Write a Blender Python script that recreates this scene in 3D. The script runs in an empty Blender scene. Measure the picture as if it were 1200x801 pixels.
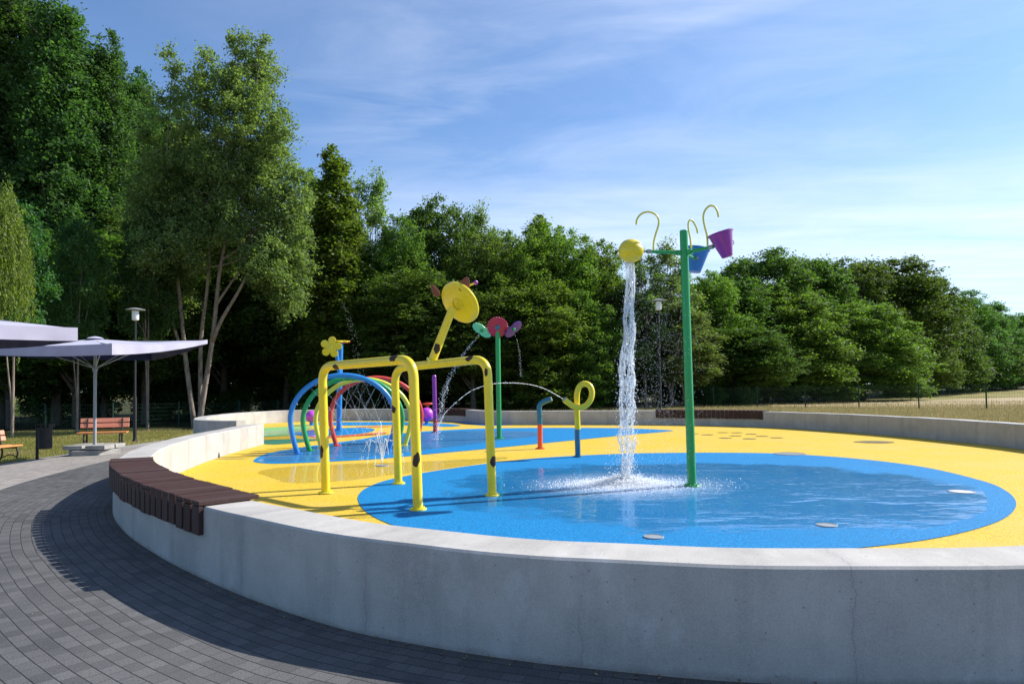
import bpy, bmesh, math, random
import numpy as np
from mathutils import Vector, Matrix, Quaternion
R = math.radians
PI = math.pi
rng = np.random.default_rng(7)
random.seed(7)
C = bpy.context.scene.collection

# ------------------------------------------------------------------ camera model
F, CX, CY, EYE = 800.0, 600.0, 435.1, 1.263
PITCH, ROLL = R(1.5), 0.010

def terrain(x, y=0.0):
    t = min(max((-8.5 - x) / 5.5, 0), 1)
    z = -0.55 * t * t * (3 - 2 * t)
    t = min(max((x - 20) / 55, 0), 1)
    return z + 0.6 * t * t * (3 - 2 * t)

def ray(x, y):
    u = (x - CX) / F; v = -(y - CY) / F
    c, s = math.cos(ROLL), math.sin(ROLL)
    u, v = u * c + v * s, -u * s + v * c
    cp, sp = math.cos(PITCH), math.sin(PITCH)
    return Vector((u, cp - v * sp, sp + v * cp))

def G(x, y, z=0.0):
    r = ray(x, y); t = (z - EYE) / r.z
    return Vector((r.x * t, r.y * t, z))

def GT(x, y):
    z = 0.0
    for _ in range(12):
        p = G(x, y, z); z = 0.5 * z + 0.5 * terrain(p.x)
    return p

def S(x, y, Y):
    r = ray(x, y); t = Y / r.y
    return Vector((r.x * t, Y, EYE + r.z * t))

# ------------------------------------------------------------------ helpers
def tag(o, label=None, cat=None, group=None, kind=None):
    if label: o['label'] = label
    if cat: o['category'] = cat
    if group: o['group'] = group
    if kind: o['kind'] = kind
    return o

def thing(name, label, cat, loc=(0, 0, 0), rz=0, group=None):
    o = bpy.data.objects.new(name, None); C.objects.link(o)
    o.location = loc; o.rotation_euler = (0, 0, rz)
    o.empty_display_size = 0.2
    return tag(o, label, cat, group)

def link(name, me, mat, parent=None, smooth=True):
    o = bpy.data.objects.new(name, me); C.objects.link(o)
    for m in (mat if isinstance(mat, (list, tuple)) else [mat]): me.materials.append(m)
    if smooth: me.polygons.foreach_set('use_smooth', [True] * len(me.polygons))
    if parent: o.parent = parent
    return o

class MB:
    def __init__(s): s.v = []; s.f = []; s.m = []; s.uv = None
    def add(s, vs, fs, mi=0):
        b = len(s.v); s.v += [tuple(v) for v in vs]
        s.f += [tuple(i + b for i in f) for f in fs]; s.m += [mi] * len(fs)
        return s
    def tube(s, pts, r, seg=14, cap=True, mi=0, closed=False):
        pts = [Vector(p) for p in pts]; n = len(pts)
        rs = r if isinstance(r, (list, tuple)) else [r] * n
        T = []
        for i in range(n):
            a = pts[max(i - 1, 0)]; b = pts[min(i + 1, n - 1)]
            if closed: a = pts[(i - 1) % n]; b = pts[(i + 1) % n]
            d = (b - a)
            T.append(d.normalized() if d.length > 1e-9 else Vector((0, 0, 1)))
        up = Vector((0, 0, 1)) if abs(T[0].z) < .9 else Vector((1, 0, 0))
        u = (up - T[0] * up.dot(T[0])).normalized()
        vs = []
        for i in range(n):
            u = (u - T[i] * u.dot(T[i])).normalized(); w = T[i].cross(u)
            for k in range(seg):
                a = 2 * PI * k / seg
                vs.append(pts[i] + (u * math.cos(a) + w * math.sin(a)) * rs[i])
        fs = []
        for i in range(n if closed else n - 1):
            j = (i + 1) % n
            for k in range(seg):
                k2 = (k + 1) % seg
                fs.append((i * seg + k, i * seg + k2, j * seg + k2, j * seg + k))
        if cap and not closed:
            fs.append(tuple(range(seg - 1, -1, -1))); fs.append(tuple((n - 1) * seg + k for k in range(seg)))
        return s.add(vs, fs, mi)
    def box(s, c, d, M=None, mi=0):
        vs = []
        for x in (-1, 1):
            for y in (-1, 1):
                for z in (-1, 1):
                    p = Vector((x * d[0] / 2, y * d[1] / 2, z * d[2] / 2))
                    if M: p = M @ p
                    vs.append(p + Vector(c))
        return s.add(vs, [(0, 1, 3, 2), (4, 6, 7, 5), (0, 4, 5, 1), (2, 3, 7, 6), (0, 2, 6, 4), (1, 5, 7, 3)], mi)
    def lathe(s, prof, seg=32, M=None, c=(0, 0, 0), mi=0):
        vs = []; fs = []; n = len(prof); c = Vector(c)
        for (r, z) in prof:
            for k in range(seg):
                a = 2 * PI * k / seg
                p = Vector((r * math.cos(a), r * math.sin(a), z))
                if M: p = M @ p
                vs.append(p + c)
        for i in range(n - 1):
            for k in range(seg):
                k2 = (k + 1) % seg
                fs.append((i * seg + k, i * seg + k2, (i + 1) * seg + k2, (i + 1) * seg + k))
        fs.append(tuple(range(seg - 1, -1, -1))); fs.append(tuple((n - 1) * seg + k for k in range(seg)))
        return s.add(vs, fs, mi)
    def prism(s, poly, h, M=None, c=(0, 0, 0), mi=0):
        n = len(poly); c = Vector(c); vs = []
        for z in (0, h):
            for (x, y) in poly:
                p = Vector((x, y, z))
                if M: p = M @ p
                vs.append(p + c)
        fs = [tuple(range(n - 1, -1, -1)), tuple(range(n, 2 * n))]
        for k in range(n):
            k2 = (k + 1) % n
            fs.append((k, k2, n + k2, n + k))
        return s.add(vs, fs, mi)
    def mesh(s, name):
        me = bpy.data.meshes.new(name); me.from_pydata(s.v, [], s.f)
        me.polygons.foreach_set('material_index', s.m)
        me.update(); return me
    def build(s, name, mat, parent=None, smooth=True, auto=40, bevel=0):
        me = s.mesh(name)
        if bevel:
            bm = bmesh.new(); bm.from_mesh(me)
            bmesh.ops.recalc_face_normals(bm, faces=bm.faces)
            es = [e for e in bm.edges if len(e.link_faces) == 2 and e.calc_face_angle(0) > R(50)]
            bmesh.ops.bevel(bm, geom=es, offset=bevel, segments=2, affect='EDGES', profile=.5)
            bm.to_mesh(me); bm.free()
        o = link(name, me, mat, parent, smooth)
        if smooth and auto:
            bm = bmesh.new(); bm.from_mesh(me)
            bmesh.ops.recalc_face_normals(bm, faces=bm.faces)
            for e in bm.edges:
                if len(e.link_faces) == 2 and e.calc_face_angle(0) > R(auto): e.smooth = False
            bm.to_mesh(me); bm.free()
        return o

def spline(pts, step=0.1, closed=False):
    """Catmull-Rom through pts, resampled by roughly `step`"""
    P = [Vector(p) for p in pts]; n = len(P); out = []
    for i in range(n if closed else n - 1):
        if closed: a, b, c, d = P[(i - 1) % n], P[i], P[(i + 1) % n], P[(i + 2) % n]
        else: a, b, c, d = P[max(i - 1, 0)], P[i], P[i + 1], P[min(i + 2, n - 1)]
        m = max(2, int((c - b).length / step))
        for k in range(m):
            t = k / m; t2 = t * t; t3 = t2 * t
            out.append(0.5 * ((2 * b) + (c - a) * t + (2 * a - 5 * b + 4 * c - d) * t2 + (3 * b - a - 3 * c + d) * t3))
    if not closed: out.append(P[-1].copy())
    return out

def rot_to(d, spin=0):
    q = Vector(d).normalized().to_track_quat('Z', 'Y')
    return (q @ Quaternion((0, 0, 1), spin)).to_matrix()

# ------------------------------------------------------------------ materials
def new_mat(name):
    m = bpy.data.materials.new(name); m.use_nodes = True
    nt = m.node_tree; nt.nodes.clear()
    out = nt.nodes.new('ShaderNodeOutputMaterial')
    return m, nt, out

def N(nt, t, **kw):
    n = nt.nodes.new(t)
    for k, v in kw.items():
        if k in ('inputs',):
            for a, b in v.items(): n.inputs[a].default_value = b
        else: setattr(n, k, v)
    return n
def L(nt, a, b): nt.links.new(a, b)

def math_node(nt, op, a, b=None, clamp=False):
    n = nt.nodes.new('ShaderNodeMath'); n.operation = op; n.use_clamp = clamp
    for i, x in enumerate((a, b)):
        if x is None: continue
        if isinstance(x, (int, float)): n.inputs[i].default_value = x
        else: nt.links.new(x, n.inputs[i])
    return n.outputs[0]

def ramp(nt, fac, stops, interp='LINEAR'):
    n = nt.nodes.new('ShaderNodeValToRGB'); cr = n.color_ramp; cr.interpolation = interp
    while len(cr.elements) < len(stops): cr.elements.new(0.5)
    for e, (p, c) in zip(cr.elements, stops):
        e.position = p; e.color = (c[0], c[1], c[2], 1) if not isinstance(c, (int, float)) else (c, c, c, 1)
    if fac is not None: nt.links.new(fac, n.inputs[0])
    return n.outputs[0]

def mixc(nt, fac, a, b, mode='MIX'):
    n = nt.nodes.new('ShaderNodeMix'); n.data_type = 'RGBA'; n.blend_type = mode; n.clamp_factor = True
    for i, x in ((0, fac), (6, a), (7, b)):
        if isinstance(x, (int, float)): n.inputs[i].default_value = x
        elif isinstance(x, tuple): n.inputs[i].default_value = (x[0], x[1], x[2], 1)
        else: nt.links.new(x, n.inputs[i])
    return n.outputs[2]

def noise(nt, vec, scale, detail=4, rough=.55, dist=0.0):
    n = nt.nodes.new('ShaderNodeTexNoise'); n.inputs['Scale'].default_value = scale
    n.inputs['Detail'].default_value = detail; n.inputs['Roughness'].default_value = rough
    n.inputs['Distortion'].default_value = dist
    if vec is not None: nt.links.new(vec, n.inputs['Vector'])
    return n.outputs[0]

def bump(nt, h, strength=.3, dist=.01, normal=None):
    n = nt.nodes.new('ShaderNodeBump'); n.inputs['Strength'].default_value = strength
    n.inputs['Distance'].default_value = dist; nt.links.new(h, n.inputs['Height'])
    if normal is not None: nt.links.new(normal, n.inputs['Normal'])
    return n.outputs[0]

def mapping(nt, vec, scale=(1, 1, 1), loc=(0, 0, 0), rot=(0, 0, 0)):
    n = nt.nodes.new('ShaderNodeMapping')
    n.inputs['Scale'].default_value = scale; n.inputs['Location'].default_value = loc; n.inputs['Rotation'].default_value = rot
    nt.links.new(vec, n.inputs['Vector']); return n.outputs[0]

def pbsdf(nt, out, color=None, rough=.5, metal=0, normal=None, spec=None, coat=0):
    p = nt.nodes.new('ShaderNodeBsdfPrincipled')
    if color is not None:
        if isinstance(color, tuple): p.inputs['Base Color'].default_value = (*color, 1)
        else: nt.links.new(color, p.inputs['Base Color'])
    if isinstance(rough, (int, float)): p.inputs['Roughness'].default_value = rough
    else: nt.links.new(rough, p.inputs['Roughness'])
    p.inputs['Metallic'].default_value = metal
    if spec is not None: p.inputs['Specular IOR Level'].default_value = spec
    if coat: p.inputs['Coat Weight'].default_value = coat; p.inputs['Coat Roughness'].default_value = .08
    if normal is not None: nt.links.new(normal, p.inputs['Normal'])
    nt.links.new(p.outputs[0], out.inputs[0]); return p

def obj_co(nt): return nt.nodes.new('ShaderNodeTexCoord').outputs['Object']
def pos_co(nt): return nt.nodes.new('ShaderNodeNewGeometry').outputs['Position']

def paint(name, col, rough=.32, wear=.03, coat=.3):
    """powder-coated steel: faint mottling, scuffs near knocks"""
    m, nt, out = new_mat(name); co = pos_co(nt)
    n1 = noise(nt, co, 9, 5, .6); n2 = noise(nt, co, 70, 3, .6)
    d = tuple(c * (1 - wear * 2.4) for c in col); l = tuple(min(1, c * (1 + wear)) for c in col)
    c1 = ramp(nt, n1, [(.3, d), (.7, l)])
    sc = ramp(nt, n2, [(.70, (0, 0, 0)), (.76, (1, 1, 1))])
    c2 = mixc(nt, math_node(nt, 'MULTIPLY', sc, .35), c1, tuple(c * .55 + .05 for c in col))
    r = ramp(nt, n1, [(.3, rough - .06), (.7, rough + .14)])
    pbsdf(nt, out, c2, r, normal=bump(nt, n2, .08, .002), coat=coat)
    return m

def rubber(name, col, col2=None, wet=None):
    """EPDM granulate surfacing: coarse speckle, worn patches"""
    m, nt, out = new_mat(name); co = pos_co(nt)
    v = nt.nodes.new('ShaderNodeTexVoronoi'); v.inputs['Scale'].default_value = 150; L(nt, co, v.inputs['Vector'])
    sp = nt.nodes.new('ShaderNodeSeparateColor'); L(nt, v.outputs['Color'], sp.inputs[0])
    dk = tuple(c * .62 for c in col); lt = tuple(min(1, c * 1.22 + .003) for c in col)
    c1 = ramp(nt, sp.outputs[0], [(0, tuple(c * .35 for c in col)), (.4, col), (.9, lt), (1, tuple(min(1, c * 1.5 + .03) for c in col))])
    gr = noise(nt, co, 42, 3, .8)
    c1 = mixc(nt, .40, c1, mixc(nt, 1.0, c1, ramp(nt, gr, [(.30, .35), (.70, 1.65)]), 'MULTIPLY'))
    big = noise(nt, co, .9, 6, .6)
    c2 = mixc(nt, ramp(nt, big, [(.42, 0.0), (.68, .7)]), c1, col2 or tuple(c * .8 for c in col))
    st = noise(nt, mapping(nt, co, (5, 5, 5)), 1.3, 8, .7)
    c3 = mixc(nt, ramp(nt, st, [(.6, 0.0), (.74, .28)]), c2, tuple(c * 0.55 for c in col))
    p = pbsdf(nt, out, c3, .78, normal=bump(nt, v.outputs['Distance'], .35, .004), spec=.2)
    return m

M = {}
M['yellow'] = paint('yellow_paint', (.78, .60, .012))
M['yellow2'] = paint('yellow_green_paint', (.72, .66, .05))
M['green'] = paint('green_paint', (.004, .30, .065))
M['blue'] = paint('blue_paint', (.010, .20, .55))
M['teal'] = paint('teal_paint', (.004, .14, .24))
M['red'] = paint('red_paint', (.62, .045, .03))
M['orange'] = paint('orange_red_paint', (.78, .085, .02))
M['crimson'] = paint('crimson_paint', (.42, .008, .05))
M['purple'] = paint('purple_paint', (.26, .02, .30))
M['violet'] = paint('violet_paint', (.10, .03, .20))
M['magenta'] = paint('magenta_paint', (.52, .055, .60))
M['mint'] = paint('mint_paint', (.16, .62, .32))
M['brown'] = paint('brown_paint', (.22, .06, .022), rough=.6, coat=0)
M['spot'] = paint('dark_spot_paint', (.030, .010, .007), rough=.6, coat=0)
M['black'] = paint('black_paint', (.008, .008, .009), rough=.6, coat=0)
M['bluebucket'] = paint('bucket_blue', (.003, .17, .55), rough=.4, coat=.1)
M['steel'] = paint('galvanised_steel', (.30, .31, .32), rough=.42)
M['alu'] = paint('grey_pole', (.32, .33, .34), rough=.45)
M['lampwhite'] = paint('lamp_white', (.75, .76, .78), rough=.4)

M['r_yellow'] = rubber('yellow_rubber', (.61, .40, .030), (.55, .395, .09))
M['r_blue'] = rubber('blue_rubber', (.001, .180, .42), (.003, .16, .37))
M['r_green'] = rubber('green_rubber', (.20, .42, .16))
M['r_teal'] = rubber('deep_green_rubber', (.03, .16, .10))
M['r_red'] = rubber('red_rubber', (.52, .09, .04))

def mk_concrete():
    m, nt, out = new_mat('concrete')
    uv = nt.nodes.new('ShaderNodeUVMap').outputs[0]; co = pos_co(nt)
    base = noise(nt, co, 1.6, 8, .65)
    c = ramp(nt, base, [(.25, (.30, .272, .24)), (.5, (.43, .395, .352)), (.78, (.57, .525, .475))])
    # vertical run marks under the coping
    str_ = noise(nt, mapping(nt, uv, (7, .7, 1)), 1, 6, .65)
    c = mixc(nt, ramp(nt, str_, [(.48, 0.0), (.74, .42)]), c, (.24, .232, .215))
    # lime bloom
    lime = noise(nt, mapping(nt, uv, (3, 1.6, 1), (4, 9, 0)), 1, 7, .7)
    c = mixc(nt, ramp(nt, lime, [(.58, 0.0), (.72, .5)]), c, (.66, .65, .63))
    # pits
    v = nt.nodes.new('ShaderNodeTexVoronoi'); v.inputs['Scale'].default_value = 26; L(nt, co, v.inputs['Vector'])
    sp = nt.nodes.new('ShaderNodeSeparateColor'); L(nt, v.outputs['Color'], sp.inputs[0])
    pit = math_node(nt, 'MULTIPLY', math_node(nt, 'LESS_THAN', v.outputs['Distance'], .13), math_node(nt, 'GREATER_THAN', sp.outputs[0], .72))
    c = mixc(nt, math_node(nt, 'MULTIPLY', pit, .55), c, (.10, .098, .095))
    # cracks along the shuttering joints, every 1.15 m, wandering
    su = nt.nodes.new('ShaderNodeSeparateXYZ'); L(nt, uv, su.inputs[0])
    wob = math_node(nt, 'MULTIPLY', math_node(nt, 'SUBTRACT', noise(nt, mapping(nt, uv, (.6, 7, 1)), 1, 6, .7), .5), .10)
    uu = math_node(nt, 'ADD', su.outputs[0], wob)
    fr = math_node(nt, 'ABSOLUTE', math_node(nt, 'SUBTRACT', math_node(nt, 'FRACT', math_node(nt, 'DIVIDE', uu, 1.15)), .5))
    fr = math_node(nt, 'MULTIPLY', fr, 1.15)
    brk = math_node(nt, 'GREATER_THAN', noise(nt, mapping(nt, uv, (1.5, 5, 1), (3, 1, 0)), 1, 5, .6), .46)
    crack = math_node(nt, 'MULTIPLY', math_node(nt, 'LESS_THAN', fr, .0016), brk)
    halo = ramp(nt, fr, [(0.0, .55), (.05, .12), (.10, 0.0)])
    c = mixc(nt, math_node(nt, 'MULTIPLY', halo, noise(nt, co, 8, 4, .6)), c, (.20, .195, .19))
    c = mixc(nt, math_node(nt, 'MULTIPLY', crack, .5), c, (.12, .11, .10))
    # splash dirt at the foot
    foot = ramp(nt, math_node(nt, 'ADD', su.outputs[1], math_node(nt, 'MULTIPLY', noise(nt, co, 9, 5, .6), .06)), [(.0, .8), (.045, .75), (.075, 0.0)])
    c = mixc(nt, math_node(nt, 'MULTIPLY', foot, .6), c, (.13, .10, .075))
    fine = noise(nt, co, 120, 3, .7)
    c = mixc(nt, .22, c, ramp(nt, fine, [(.3, .15), (.7, .6)]))
    h = math_node(nt, 'SUBTRACT', math_node(nt, 'ADD', math_node(nt, 'MULTIPLY', fine, .25), math_node(nt, 'MULTIPLY', base, .9)), math_node(nt, 'ADD', math_node(nt, 'MULTIPLY', pit, .8), crack))
    pbsdf(nt, out, c, .84, normal=bump(nt, h, .45, .006), spec=.3)
    return m
M['concrete'] = mk_concrete()

def mk_plain_concrete():
    m, nt, out = new_mat('rough_concrete'); co = pos_co(nt)
    n = noise(nt, co, 5, 8, .7)
    pbsdf(nt, out, ramp(nt, n, [(.3, (.2, .19, .17)), (.7, (.42, .40, .37))]), .9, normal=bump(nt, n, .5, .01))
    return m
M['concrete2'] = mk_plain_concrete()

def mk_paving():
    m, nt, out = new_mat('block_paving')
    uv = nt.nodes.new('ShaderNodeUVMap').outputs[0]; co = pos_co(nt)
    wv = nt.nodes.new('ShaderNodeVectorMath'); wv.operation = 'ADD'; L(nt, uv, wv.inputs[0])
    wn = nt.nodes.new('ShaderNodeTexNoise'); wn.inputs['Scale'].default_value = 1.7; L(nt, uv, wn.inputs['Vector'])
    sc = nt.nodes.new('ShaderNodeVectorMath'); sc.operation = 'SCALE'; sc.inputs['Scale'].default_value = .022
    L(nt, wn.outputs['Color'], sc.inputs[0]); L(nt, sc.outputs[0], wv.inputs[1])
    b = nt.nodes.new('ShaderNodeTexBrick'); L(nt, wv.outputs[0], b.inputs['Vector'])
    b.offset = .5; b.inputs['Scale'].default_value = 1.0
    b.inputs['Brick Width'].default_value = .092; b.inputs['Row Height'].default_value = 1 / 13
    b.inputs['Mortar Size'].default_value = .003; b.inputs['Mortar Smooth'].default_value = .4; b.inputs['Bias'].default_value = 0
    b.inputs['Color1'].default_value = (.2, .2, .2, 1); b.inputs['Color2'].default_value = (.8, .8, .8, 1)
    b.inputs['Mortar'].default_value = (.5, .5, .5, 1)
    su = nt.nodes.new('ShaderNodeSeparateXYZ'); L(nt, wv.outputs[0], su.inputs[0])
    fr = math_node(nt, 'ABSOLUTE', math_node(nt, 'SUBTRACT', math_node(nt, 'FRACT', math_node(nt, 'MULTIPLY', su.outputs[1], 13)), .5))
    row = ramp(nt, fr, [(.44, 0.0), (.48, 1.0)])
    gl = nt.nodes.new('ShaderNodeSeparateColor'); L(nt, b.outputs['Color'], gl.inputs[0])
    big = noise(nt, co, .8, 6, .6); fine = noise(nt, co, 140, 3, .75); med = noise(nt, co, 14, 5, .7)
    dark = ramp(nt, gl.outputs[0], [(.1, (.042, .041, .042)), (.9, (.080, .078, .078))])
    warm = ramp(nt, gl.outputs[0], [(.1, (.20, .178, .158)), (.9, (.30, .272, .25))])
    odd = ramp(nt, gl.outputs[0], [(.30, 0.0), (.32, .0), (.9, .35)])
    dark = mixc(nt, math_node(nt, 'MULTIPLY', odd, noise(nt, co, 3.1, 3, .6)), dark, (.13, .125, .12))
    edge = math_node(nt, 'GREATER_THAN', su.outputs[1], 21 / 13)
    c = mixc(nt, edge, dark, warm)
    c = mixc(nt, ramp(nt, big, [(.4, 0.0), (.75, .45)]), c, (.14, .135, .13))
    c = mixc(nt, ramp(nt, med, [(.55, 0.0), (.8, .35)]), c, (.06, .06, .065))
    c = mixc(nt, .45, c, mixc(nt, 1.0, c, ramp(nt, fine, [(.32, .0), (.68, 2.8)]), 'MULTIPLY'))
    c = mixc(nt, math_node(nt, 'MULTIPLY', b.outputs['Fac'], .6), c, (.04, .038, .036))
    c = mixc(nt, math_node(nt, 'MULTIPLY', row, .62), c, (.020, .018, .016))
    # dirt washed against the wall
    dirt = ramp(nt, math_node(nt, 'ADD', su.outputs[1], math_node(nt, 'MULTIPLY', noise(nt, co, 12, 5, .7), .06)), [(.03, 1.0), (.075, 0.0)])
    c = mixc(nt, math_node(nt, 'MULTIPLY', dirt, .7), c, (.10, .07, .045))
    h = math_node(nt, 'SUBTRACT', math_node(nt, 'MULTIPLY', fine, .25), math_node(nt, 'ADD', row, math_node(nt, 'MULTIPLY', b.outputs['Fac'], .6)))
    h = math_node(nt, 'ADD', h, math_node(nt, 'MULTIPLY', gl.outputs[0], .3))
    pbsdf(nt, out, c, .8, normal=bump(nt, h, .5, .006), spec=.35)
    return m
M['paving'] = mk_paving()

def mk_path():
    m, nt, out = new_mat('path_surface'); co = pos_co(nt)
    n1 = noise(nt, co, .7, 6, .6); n2 = noise(nt, co, 60, 4, .7)
    c = ramp(nt, n1, [(.3, (.22, .20, .18)), (.7, (.33, .30, .275))])
    c = mixc(nt, .3, c, mixc(nt, 1.0, c, ramp(nt, n2, [(.3, .3), (.7, 1.7)]), 'MULTIPLY'))
    pbsdf(nt, out, c, .9, normal=bump(nt, n2, .4, .006))
    return m
M['path'] = mk_path()

def mk_wood():
    m, nt, out = new_mat('dark_decking')
    uv = nt.nodes.new('ShaderNodeUVMap').outputs[0]; co = pos_co(nt)
    isl = nt.nodes.new('ShaderNodeNewGeometry').outputs['Random Per Island']
    g = noise(nt, mapping(nt, uv, (60, 3, 1)), 1, 6, .65)
    c = ramp(nt, g, [(.3, (.026, .012, .010)), (.7, (.070, .030, .024))])
    c = mixc(nt, math_node(nt, 'MULTIPLY', isl, .5), c, (.075, .045, .042))
    w = noise(nt, co, 7, 6, .7)
    c = mixc(nt, ramp(nt, w, [(.55, 0.0), (.8, .4)]), c, (.13, .095, .085))
    su = nt.nodes.new('ShaderNodeSeparateXYZ'); L(nt, uv, su.inputs[0])
    rib = math_node(nt, 'SINE', math_node(nt, 'MULTIPLY', su.outputs[0], 2 * PI * 48))
    pbsdf(nt, out, c, .7, spec=.25, normal=bump(nt, math_node(nt, 'ADD', math_node(nt, 'MULTIPLY', rib, .5), g), .5, .003))
    return m
M['wood'] = mk_wood()

def mk_benchwood():
    m, nt, out = new_mat('orange_bench_wood'); co = obj_co(nt)
    g = noise(nt, mapping(nt, co, (2, 40, 40)), 1, 5, .6)
    pbsdf(nt, out, ramp(nt, g, [(.3, (.55, .19, .05)), (.7, (.75, .32, .11))]), .45, normal=bump(nt, g, .2, .003))
    return m
M['benchwood'] = mk_benchwood()

def mk_fabric(name, col):
    m, nt, out = new_mat(name); co = obj_co(nt)
    n = noise(nt, co, 3, 5, .6); n2 = noise(nt, co, 300, 2, .6)
    p = pbsdf(nt, out, ramp(nt, n, [(.3, tuple(c * .88 for c in col)), (.7, col)]), .85, normal=bump(nt, math_node(nt, 'ADD', n, math_node(nt, 'MULTIPLY', n2, .1)), .25, .02))
    p.inputs['Sheen Weight'].default_value = .2
    return m
M['canopy'] = mk_fabric('lilac_canvas', (.40, .375, .475))
M['underside_shade'] = mk_fabric('navy_underside_shade', (.018, .028, .10))  # shade under the canvas, painted as a navy colour

def mk_bark(name, a, b, scale=9):
    m, nt, out = new_mat(name); co = obj_co(nt)
    n = noise(nt, mapping(nt, co, (scale, scale, scale * .25)), 1, 7, .7)
    n2 = noise(nt, co, 2.2, 5, .6)
    c = ramp(nt, n, [(.35, a), (.65, b)])
    c = mixc(nt, ramp(nt, n2, [(.5, 0.0), (.7, .5)]), c, tuple(x * .5 for x in a))
    pbsdf(nt, out, c, .9, normal=bump(nt, n, .8, .03))
    return m
M['bark'] = mk_bark('brown_bark', (.055, .042, .032), (.15, .12, .095))
M['bark_pale'] = mk_bark('pale_bark', (.13, .095, .070), (.33, .26, .21))

def mk_leaf(name, dark, mid, light, trans=.45):
    m, nt, out = new_mat(name)
    geo = nt.nodes.new('ShaderNodeNewGeometry'); oi = nt.nodes.new('ShaderNodeObjectInfo')
    c = ramp(nt, geo.outputs['Random Per Island'], [(0, dark), (.5, mid), (1, light)])
    big = noise(nt, geo.outputs['Position'], .55, 3, .6)
    c = mixc(nt, ramp(nt, big, [(.35, 0.0), (.7, .55)]), c, light)
    hs = nt.nodes.new('ShaderNodeHueSaturation'); L(nt, c, hs.inputs['Color'])
    L(nt, math_node(nt, 'ADD', math_node(nt, 'MULTIPLY', oi.outputs['Random'], .035), .4825), hs.inputs['Hue'])
    L(nt, math_node(nt, 'ADD', math_node(nt, 'MULTIPLY', oi.outputs['Random'], .35), .80), hs.inputs['Value'])
    d = nt.nodes.new('ShaderNodeBsdfPrincipled'); L(nt, hs.outputs[0], d.inputs['Base Color'])
    d.inputs['Roughness'].default_value = .6; d.inputs['Specular IOR Level'].default_value = .22
    t = nt.nodes.new('ShaderNodeBsdfTranslucent')
    tc = mixc(nt, 1.0, hs.outputs[0], (1.5, 1.7, .55), 'MULTIPLY'); L(nt, tc, t.inputs[0])
    mx = nt.nodes.new('ShaderNodeMixShader'); mx.inputs[0].default_value = trans
    L(nt, d.outputs[0], mx.inputs[1]); L(nt, t.outputs[0], mx.inputs[2]); L(nt, mx.outputs[0], out.inputs[0])
    return m
M['leaf_poplar'] = mk_leaf('poplar_leaves', (.028, .075, .026), (.050, .118, .038), (.095, .180, .060))
M['leaf_silver'] = mk_leaf('silver_leaves', (.080, .125, .045), (.135, .195, .070), (.22, .29, .12))
M['leaf_broad'] = mk_leaf('broad_leaves', (.046, .085, .018), (.085, .138, .029), (.145, .21, .047))
M['leaf_lime'] = mk_leaf('lime_leaves', (.055, .100, .018), (.098, .162, .030), (.165, .24, .050))
M['leaf_acacia'] = mk_leaf('acacia_leaves', (.036, .082, .022), (.062, .130, .032), (.105, .185, .048))
M['leaf_dark'] = mk_leaf('dark_leaves', (.034, .070, .018), (.060, .112, .027), (.105, .160, .040))
M['leaf_willow'] = mk_leaf('willow_leaves', (.07, .105, .025), (.12, .165, .038), (.20, .24, .06))

def mk_ground():
    m, nt, out = new_mat('grassland'); co = pos_co(nt)
    n1 = noise(nt, co, .35, 7, .6); n2 = noise(nt, co, 3.5, 6, .7); n3 = noise(nt, co, 45, 4, .7)
    su = nt.nodes.new('ShaderNodeSeparateXYZ'); L(nt, co, su.inputs[0])
    green = ramp(nt, n2, [(.3, (.11, .13, .025)), (.7, (.26, .24, .065))])
    dry = ramp(nt, n2, [(.3, (.26, .20, .085)), (.7, (.38, .30, .15))])
    f = ramp(nt, n1, [(.38, .12), (.62, .85)])
    c = mixc(nt, f, green, dry)
    c = mixc(nt, .45, c, mixc(nt, 1.0, c, ramp(nt, n3, [(.3, .25), (.7, 1.75)]), 'MULTIPLY'))
    pbsdf(nt, out, c, .95, normal=bump(nt, math_node(nt, 'ADD', n3, n2), .8, .04), spec=.1)
    return m
M['ground'] = mk_ground()

def mk_field():
    m, nt, out = new_mat('mown_field'); co = pos_co(nt)
    st = noise(nt, mapping(nt, co, (.06, .9, 1), rot=(0, 0, R(-38))), 1, 7, .65)
    n2 = noise(nt, co, 1.6, 6, .7); n3 = noise(nt, co, 14, 4, .7)
    c = ramp(nt, st, [(.32, (.29, .225, .125)), (.5, (.45, .35, .21)), (.68, (.56, .45, .29))])
    c = mixc(nt, ramp(nt, n2, [(.48, 0.0), (.7, .5)]), c, (.17, .17, .055))
    c = mixc(nt, .35, c, mixc(nt, 1.0, c, ramp(nt, n3, [(.3, .4), (.7, 1.6)]), 'MULTIPLY'))
    pbsdf(nt, out, c, .95, normal=bump(nt, math_node(nt, 'ADD', n3, st), .8, .06), spec=.1)
    return m
M['field'] = mk_field()

def mk_floor():
    m, nt, out = new_mat('woodland_floor'); co = pos_co(nt)
    n = noise(nt, co, 2.5, 7, .7)
    pbsdf(nt, out, ramp(nt, n, [(.3, (.028, .030, .012)), (.6, (.06, .06, .022)), (.8, (.11, .09, .04))]), .95, normal=bump(nt, n, .8, .08), spec=.1)
    return m
M['floor'] = mk_floor()

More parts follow.
